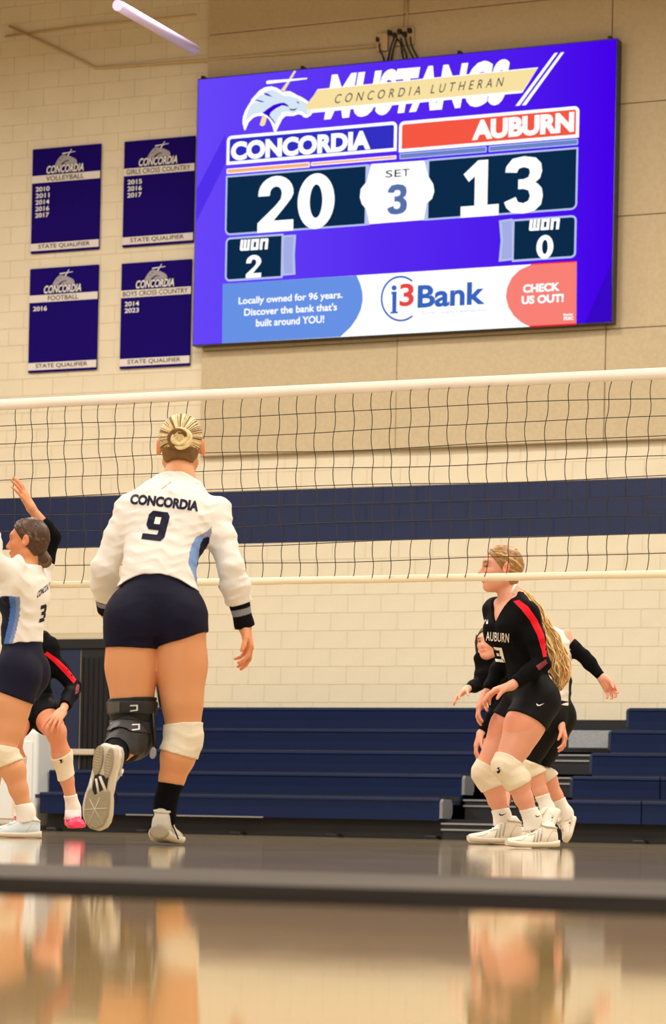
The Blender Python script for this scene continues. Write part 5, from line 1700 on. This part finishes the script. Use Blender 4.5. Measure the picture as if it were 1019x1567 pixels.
# ---------------------------------------------------------------- white number three at the left edge
DC = 13.7
def pc(x, y, dd=0.0): return P(x, y, DC + dd)
J = dict(pelvis=pc(34, 1015), waist=pc(34, 965), chest=pc(38, 912), neck=pc(38, 872), head=pc(43, 829),
         shL=pc(24, 891, -.14), shR=pc(56, 889, .13), elL=pc(-12, 850, -.2), wrL=pc(-8, 800, -.1), elR=pc(80, 822, .16), wrR=pc(48, 778, .12),
         hipL=pc(26, 1030, -.07), hipR=pc(41, 1026, .09), knL=pc(5, 1152, -.12), knR=pc(-8, 1130, .1), anL=pc(40, 1243, -.1), anR=pc(-22, 1240, .1),
         hF=-RT - UPV * .02 + FW * .18, hU=UPV + RT * .06)
J['bkL'] = RT; J['bkR'] = RT
c3 = Fig('person', pc(40, 1281), 'player in white jersey numbered three at the left edge with both arms raised', J, sc=.98, h=.0052, leg=1.0, torso=.92, arm=.95, bust=.5, headk=1.0)
c3.set_hand('R', pc(34, 752, .1) - J['wrR'], -RT * .8 + FW * .3, FW * .6 - UPV * .1 - RT * .3, curls=(.1, .15, .1), spread=.15)
c3.set_hand('L', pc(-12, 775, -.1) - J['wrL'], -RT * .8, -FW * .6, curls=(.2, .2, .2))
c3.body('#d99a6e')
U, R_, F_ = c3.U, c3.R, c3.Fv
hem = pc(40, 985)
def jc(v):
    q = v - A(J['chest']); x = q @ A(RT); z = q[:, 2]
    y = q @ A(FW)
    col = np.tile(lc('#ece6dc'), (len(v), 1))
    lim = -.035 + .03 * np.sin(z * 9 + 2)
    band = (z < -.02) & (y < .02)
    col[band & (x < lim)] = lc('#7d8fb8'); col[band & (x < lim - .02)] = lc('#4f76bd'); col[band & (x < lim - .05)] = lc('#11152e')
    return col
fo = folds([(UPV * .9 + RT * .45, 15, RT, .3), (UPV * .8 - RT * .5, 12, RT + UPV, 1.7)], .006, J['chest'], True)
jm, _ = c3.garment('jersey', [(c3.T + [c3.N[0]], [(hem, -UPV + RT * .12), (J['neck'] + U * .02, U)], .012), (c3.arm['L'], [(J['elL'].lerp(J['wrL'], .7), J['wrL'] - J['elL'])], .008, .03), (c3.arm['R'], [(J['shR'].lerp(J['elR'], .45), J['elR'] - J['shR'])], .009, .03)], JW, jc, fo)
bv = c3.world_bvh(jm)
drape_text('CONCORDIA', (56, 916), (80, 898), (58.5, 904.5), bv, INKM, c3.root, .03)
drape_poly('jersey_number', fitq(T3, (60, 953), (69, 950), (63, 927)), bv, INKM, c3.root, off=.005, maxlen=2.5)
c3.garment('shorts', [(c3.T, [(hem + UPV * .05, UPV), (pc(40, 1062), -UPV)], .009), (c3.leg['L'], [(J['hipL'].lerp(J['knL'], .30), -UPV - RT * .35)], .009, .035), (c3.leg['R'], [(J['hipR'].lerp(J['knR'], .30), J['knR'] - J['hipR'])], .009, .035)], SHN)
a_, b2 = J['shR'].lerp(J['elR'], .4), J['elR'].lerp(J['wrR'], .55)
lo, hi = c3.bbox(.1)
me, v = mesh_field(field([(c3.arm['R'][:3], [(a_, J['shR'] - J['elR'])], .007), (c3.arm['R'][3:], [(b2, J['wrR'] - J['elR'])], .007, .02)]), lo, hi, .005)
obj('arm_sleeve', me, BSL, c3.root)
for q in 'LR':
    c3.kneepad(q, .93, .2, .008)
    c3.band('sock', c3.leg[q] + [cap(J['an' + q], J['an' + q] - UPV * .05, .036, .042)], J['an' + q] - UPV * .05, J['kn' + q].lerp(J['an' + q], .86), .006, SOCKW)
BLS = mat('pale_blue_shoe', '#cfdbe0', .5, bump=.1, bscale=200)
gz = J['anL'].copy(); gz.z = .002
shoe(c3, gz + RT * .075, gz - RT * .19 - FW * .02, UPV, BLS, SOL, .1, m_lace=LACE, collar=1.05)
gz = J['anR'].copy(); gz.z = .002
shoe(c3, gz + RT * .07, gz - RT * .19, UPV, BLS, SOL, .1, m_lace=LACE, collar=1.05)
hair_cap(c3, mat('chestnut_hair', '#4a3120', .45, noise=.25, nscale=60, spec=.4), .008, face=.008)
hR, hF, hU = c3.H
HC2 = mat('light_chestnut_hair', '#6a4a30', .45, noise=.2, nscale=60, spec=.4)
scalp_strands(c3, (0, -.86, -.5), [MATS['chestnut_hair'], HC2, MATS['chestnut_hair']], 150, .0085, st3, .0034)
bc = pc(68, 858)
B = MB()
for i in range(22):
    ph = i / 22 * 2 * math.pi
    pts = []
    for j in range(10):
        a = ph + j * .35; rad = .026 * (.5 + .6 * math.sin(math.pi * j / 9))
        pts.append(bc + RT * math.cos(a) * rad + UPV * math.sin(a) * rad + FW * (.018 * math.cos(i * 1.9) - .01))
    B.tube(pts, .006, 6)
o_ = B.build('hair_bun', HC2, c3.hair); o_['kind'] = 'stuff'
me, _ = mesh_field(field([([ell(bc, (RT, FW, UPV), (.032, .03, .03)), cap(bc, pc(60, 848), .03, .045)], [], 0)]), A(bc) - .1, A(bc) + .1, .004)
obj('bun_core', me, MATS['chestnut_hair'], c3.hair)

# ---------------------------------------------------------------- crouching black player with pink shoes
DP = 15.9
def pp(x, y, dd=0.0): return P(x, y, DP + dd)
J = dict(pelvis=pp(45, 1075, .05), waist=pp(46, 1040, .02), chest=pp(50, 1003, 0), neck=pp(46, 970, -.06), head=pp(30, 945, -.12),
         shL=pp(22, 990, .0), shR=pp(72, 1000, .0), elL=pp(8, 1050, -.1), wrL=pp(20, 1095, -.2), elR=pp(113, 1052, .0), wrR=pp(95, 1089, -.30),
         hipL=pp(32, 1085, .05), hipR=pp(62, 1085, .05), knL=pp(20, 1130, -.3), knR=pp(86, 1120, -.28), anL=pp(30, 1236, -.1), anR=pp(112, 1237, -.14),
         hF=-FW * .8 - RT * .6, hU=UPV)
J['bkL'] = FW; J['bkR'] = FW
pk = Fig('person', pp(60, 1280), 'crouching player in black with a red sleeve stripe, pink shoes and hand on knee', J, sc=.93, h=.0055, leg=.92, torso=.9, arm=.9, bust=.4)
pk.set_hand('R', pp(79, 1106, -.40) - J['wrR'], FW * .7 - UPV * .6, -RT * .5 + UPV * .7, curls=(.2, .35, .3), spread=.14, L=1.1)
pk.set_hand('L', pp(24, 1110, -.35) - J['wrL'], FW * .5 - UPV, RT, curls=(.3, .4, .3))
pk.body('#dd9c78')
jm, _ = pk.garment('jersey', [(pk.T + [pk.N[0]], [(pp(45, 1066), -UPV), (J['neck'] + pk.U * .01, pk.U)], .010)] +
           [(pk.arm[q], [(J['el' + q].lerp(J['wr' + q], .78), (J['wr' + q] - J['el' + q]))], .011, .03) for q in 'LR'], JB, lambda v: np.tile(lc('#0a0a0d'), (len(v), 1)), folds([(UPV + RT * .5, 13, RT, .3)], .003, J['chest']))
bv = pk.world_bvh(jm)
drape_poly('sleeve_stripe', [(68, 1001), (72, 997), (88, 1008), (104, 1023), (117, 1040), (113, 1046), (100, 1032), (84, 1015)], bv, REDM, pk.root)
drape_poly('cuff_print', [(116, 1052), (118, 1046), (122, 1049), (120, 1060), (115, 1063)], bv, REDD, pk.root)
so, _ = pk.garment('shorts', [(pk.T, [(pp(45, 1060), UPV)], .010)] + [(pk.leg[q], [(J['hip' + q].lerp(J['kn' + q], .55), (J['kn' + q] - J['hip' + q]))], .010, .03) for q in 'LR'], SHB)
o_ = pk.band('knee_pad', pk.leg['R'], pp(107, 1188, -.2), pp(92, 1157, -.25), .008, PADW, label='cream knee pad')
bk = pk.world_bvh(o_)
for pts in ([(90, 1163), (96, 1162), (94, 1166), (98, 1165), (92, 1169), (93, 1166)],): drape_poly('side_mark', pts, bk, INKM, o_, maxlen=4)
pk.band('knee_pad', pk.leg['L'], pp(26, 1200, -.2), pp(22, 1160, -.25), .008, PADW)
PNK = mat('pink_shoe', '#ff3f6a', .45, bump=.1, bscale=200); PWS = mat('white_pink_shoe', '#efd6d4', .5)
for q in 'LR':
    pk.band('sock', pk.leg[q] + [cap(J['an' + q], J['an' + q] - UPV * .05, .034, .04)], J['an' + q] - UPV * .04, J['kn' + q].lerp(J['an' + q], .82), .006, SOCKW)
hl_, tl_ = pp(107, 1263, -.04), pp(118, 1269, -.26)
s5, fr = shoe(pk, hl_, tl_, UPV - FW * .25, PNK, PNK, .1, m_lace=LACE, collar=1.2)
MB().loft([[J['anR'] - UPV * (.02 + dz) - FW * 0.03 * t_ + RT * math.cos(a) * r + FW * math.sin(a) * r for a in [2 * math.pi * k / 14 for k in range(14)]] for dz, r, t_ in ((-.01, .047, 0), (.02, .048, 0), (.045, .05, 1))]).build('shoe_collar', PWS, s5)
gz = J['anL'].copy(); gz.z = .002
shoe(pk, gz + FW * .06, gz - FW * .2, UPV, PNK, PNK, .1, m_lace=LACE, collar=1.1)
hair_cap(pk, MATS['dark_brown_hair'], .006)
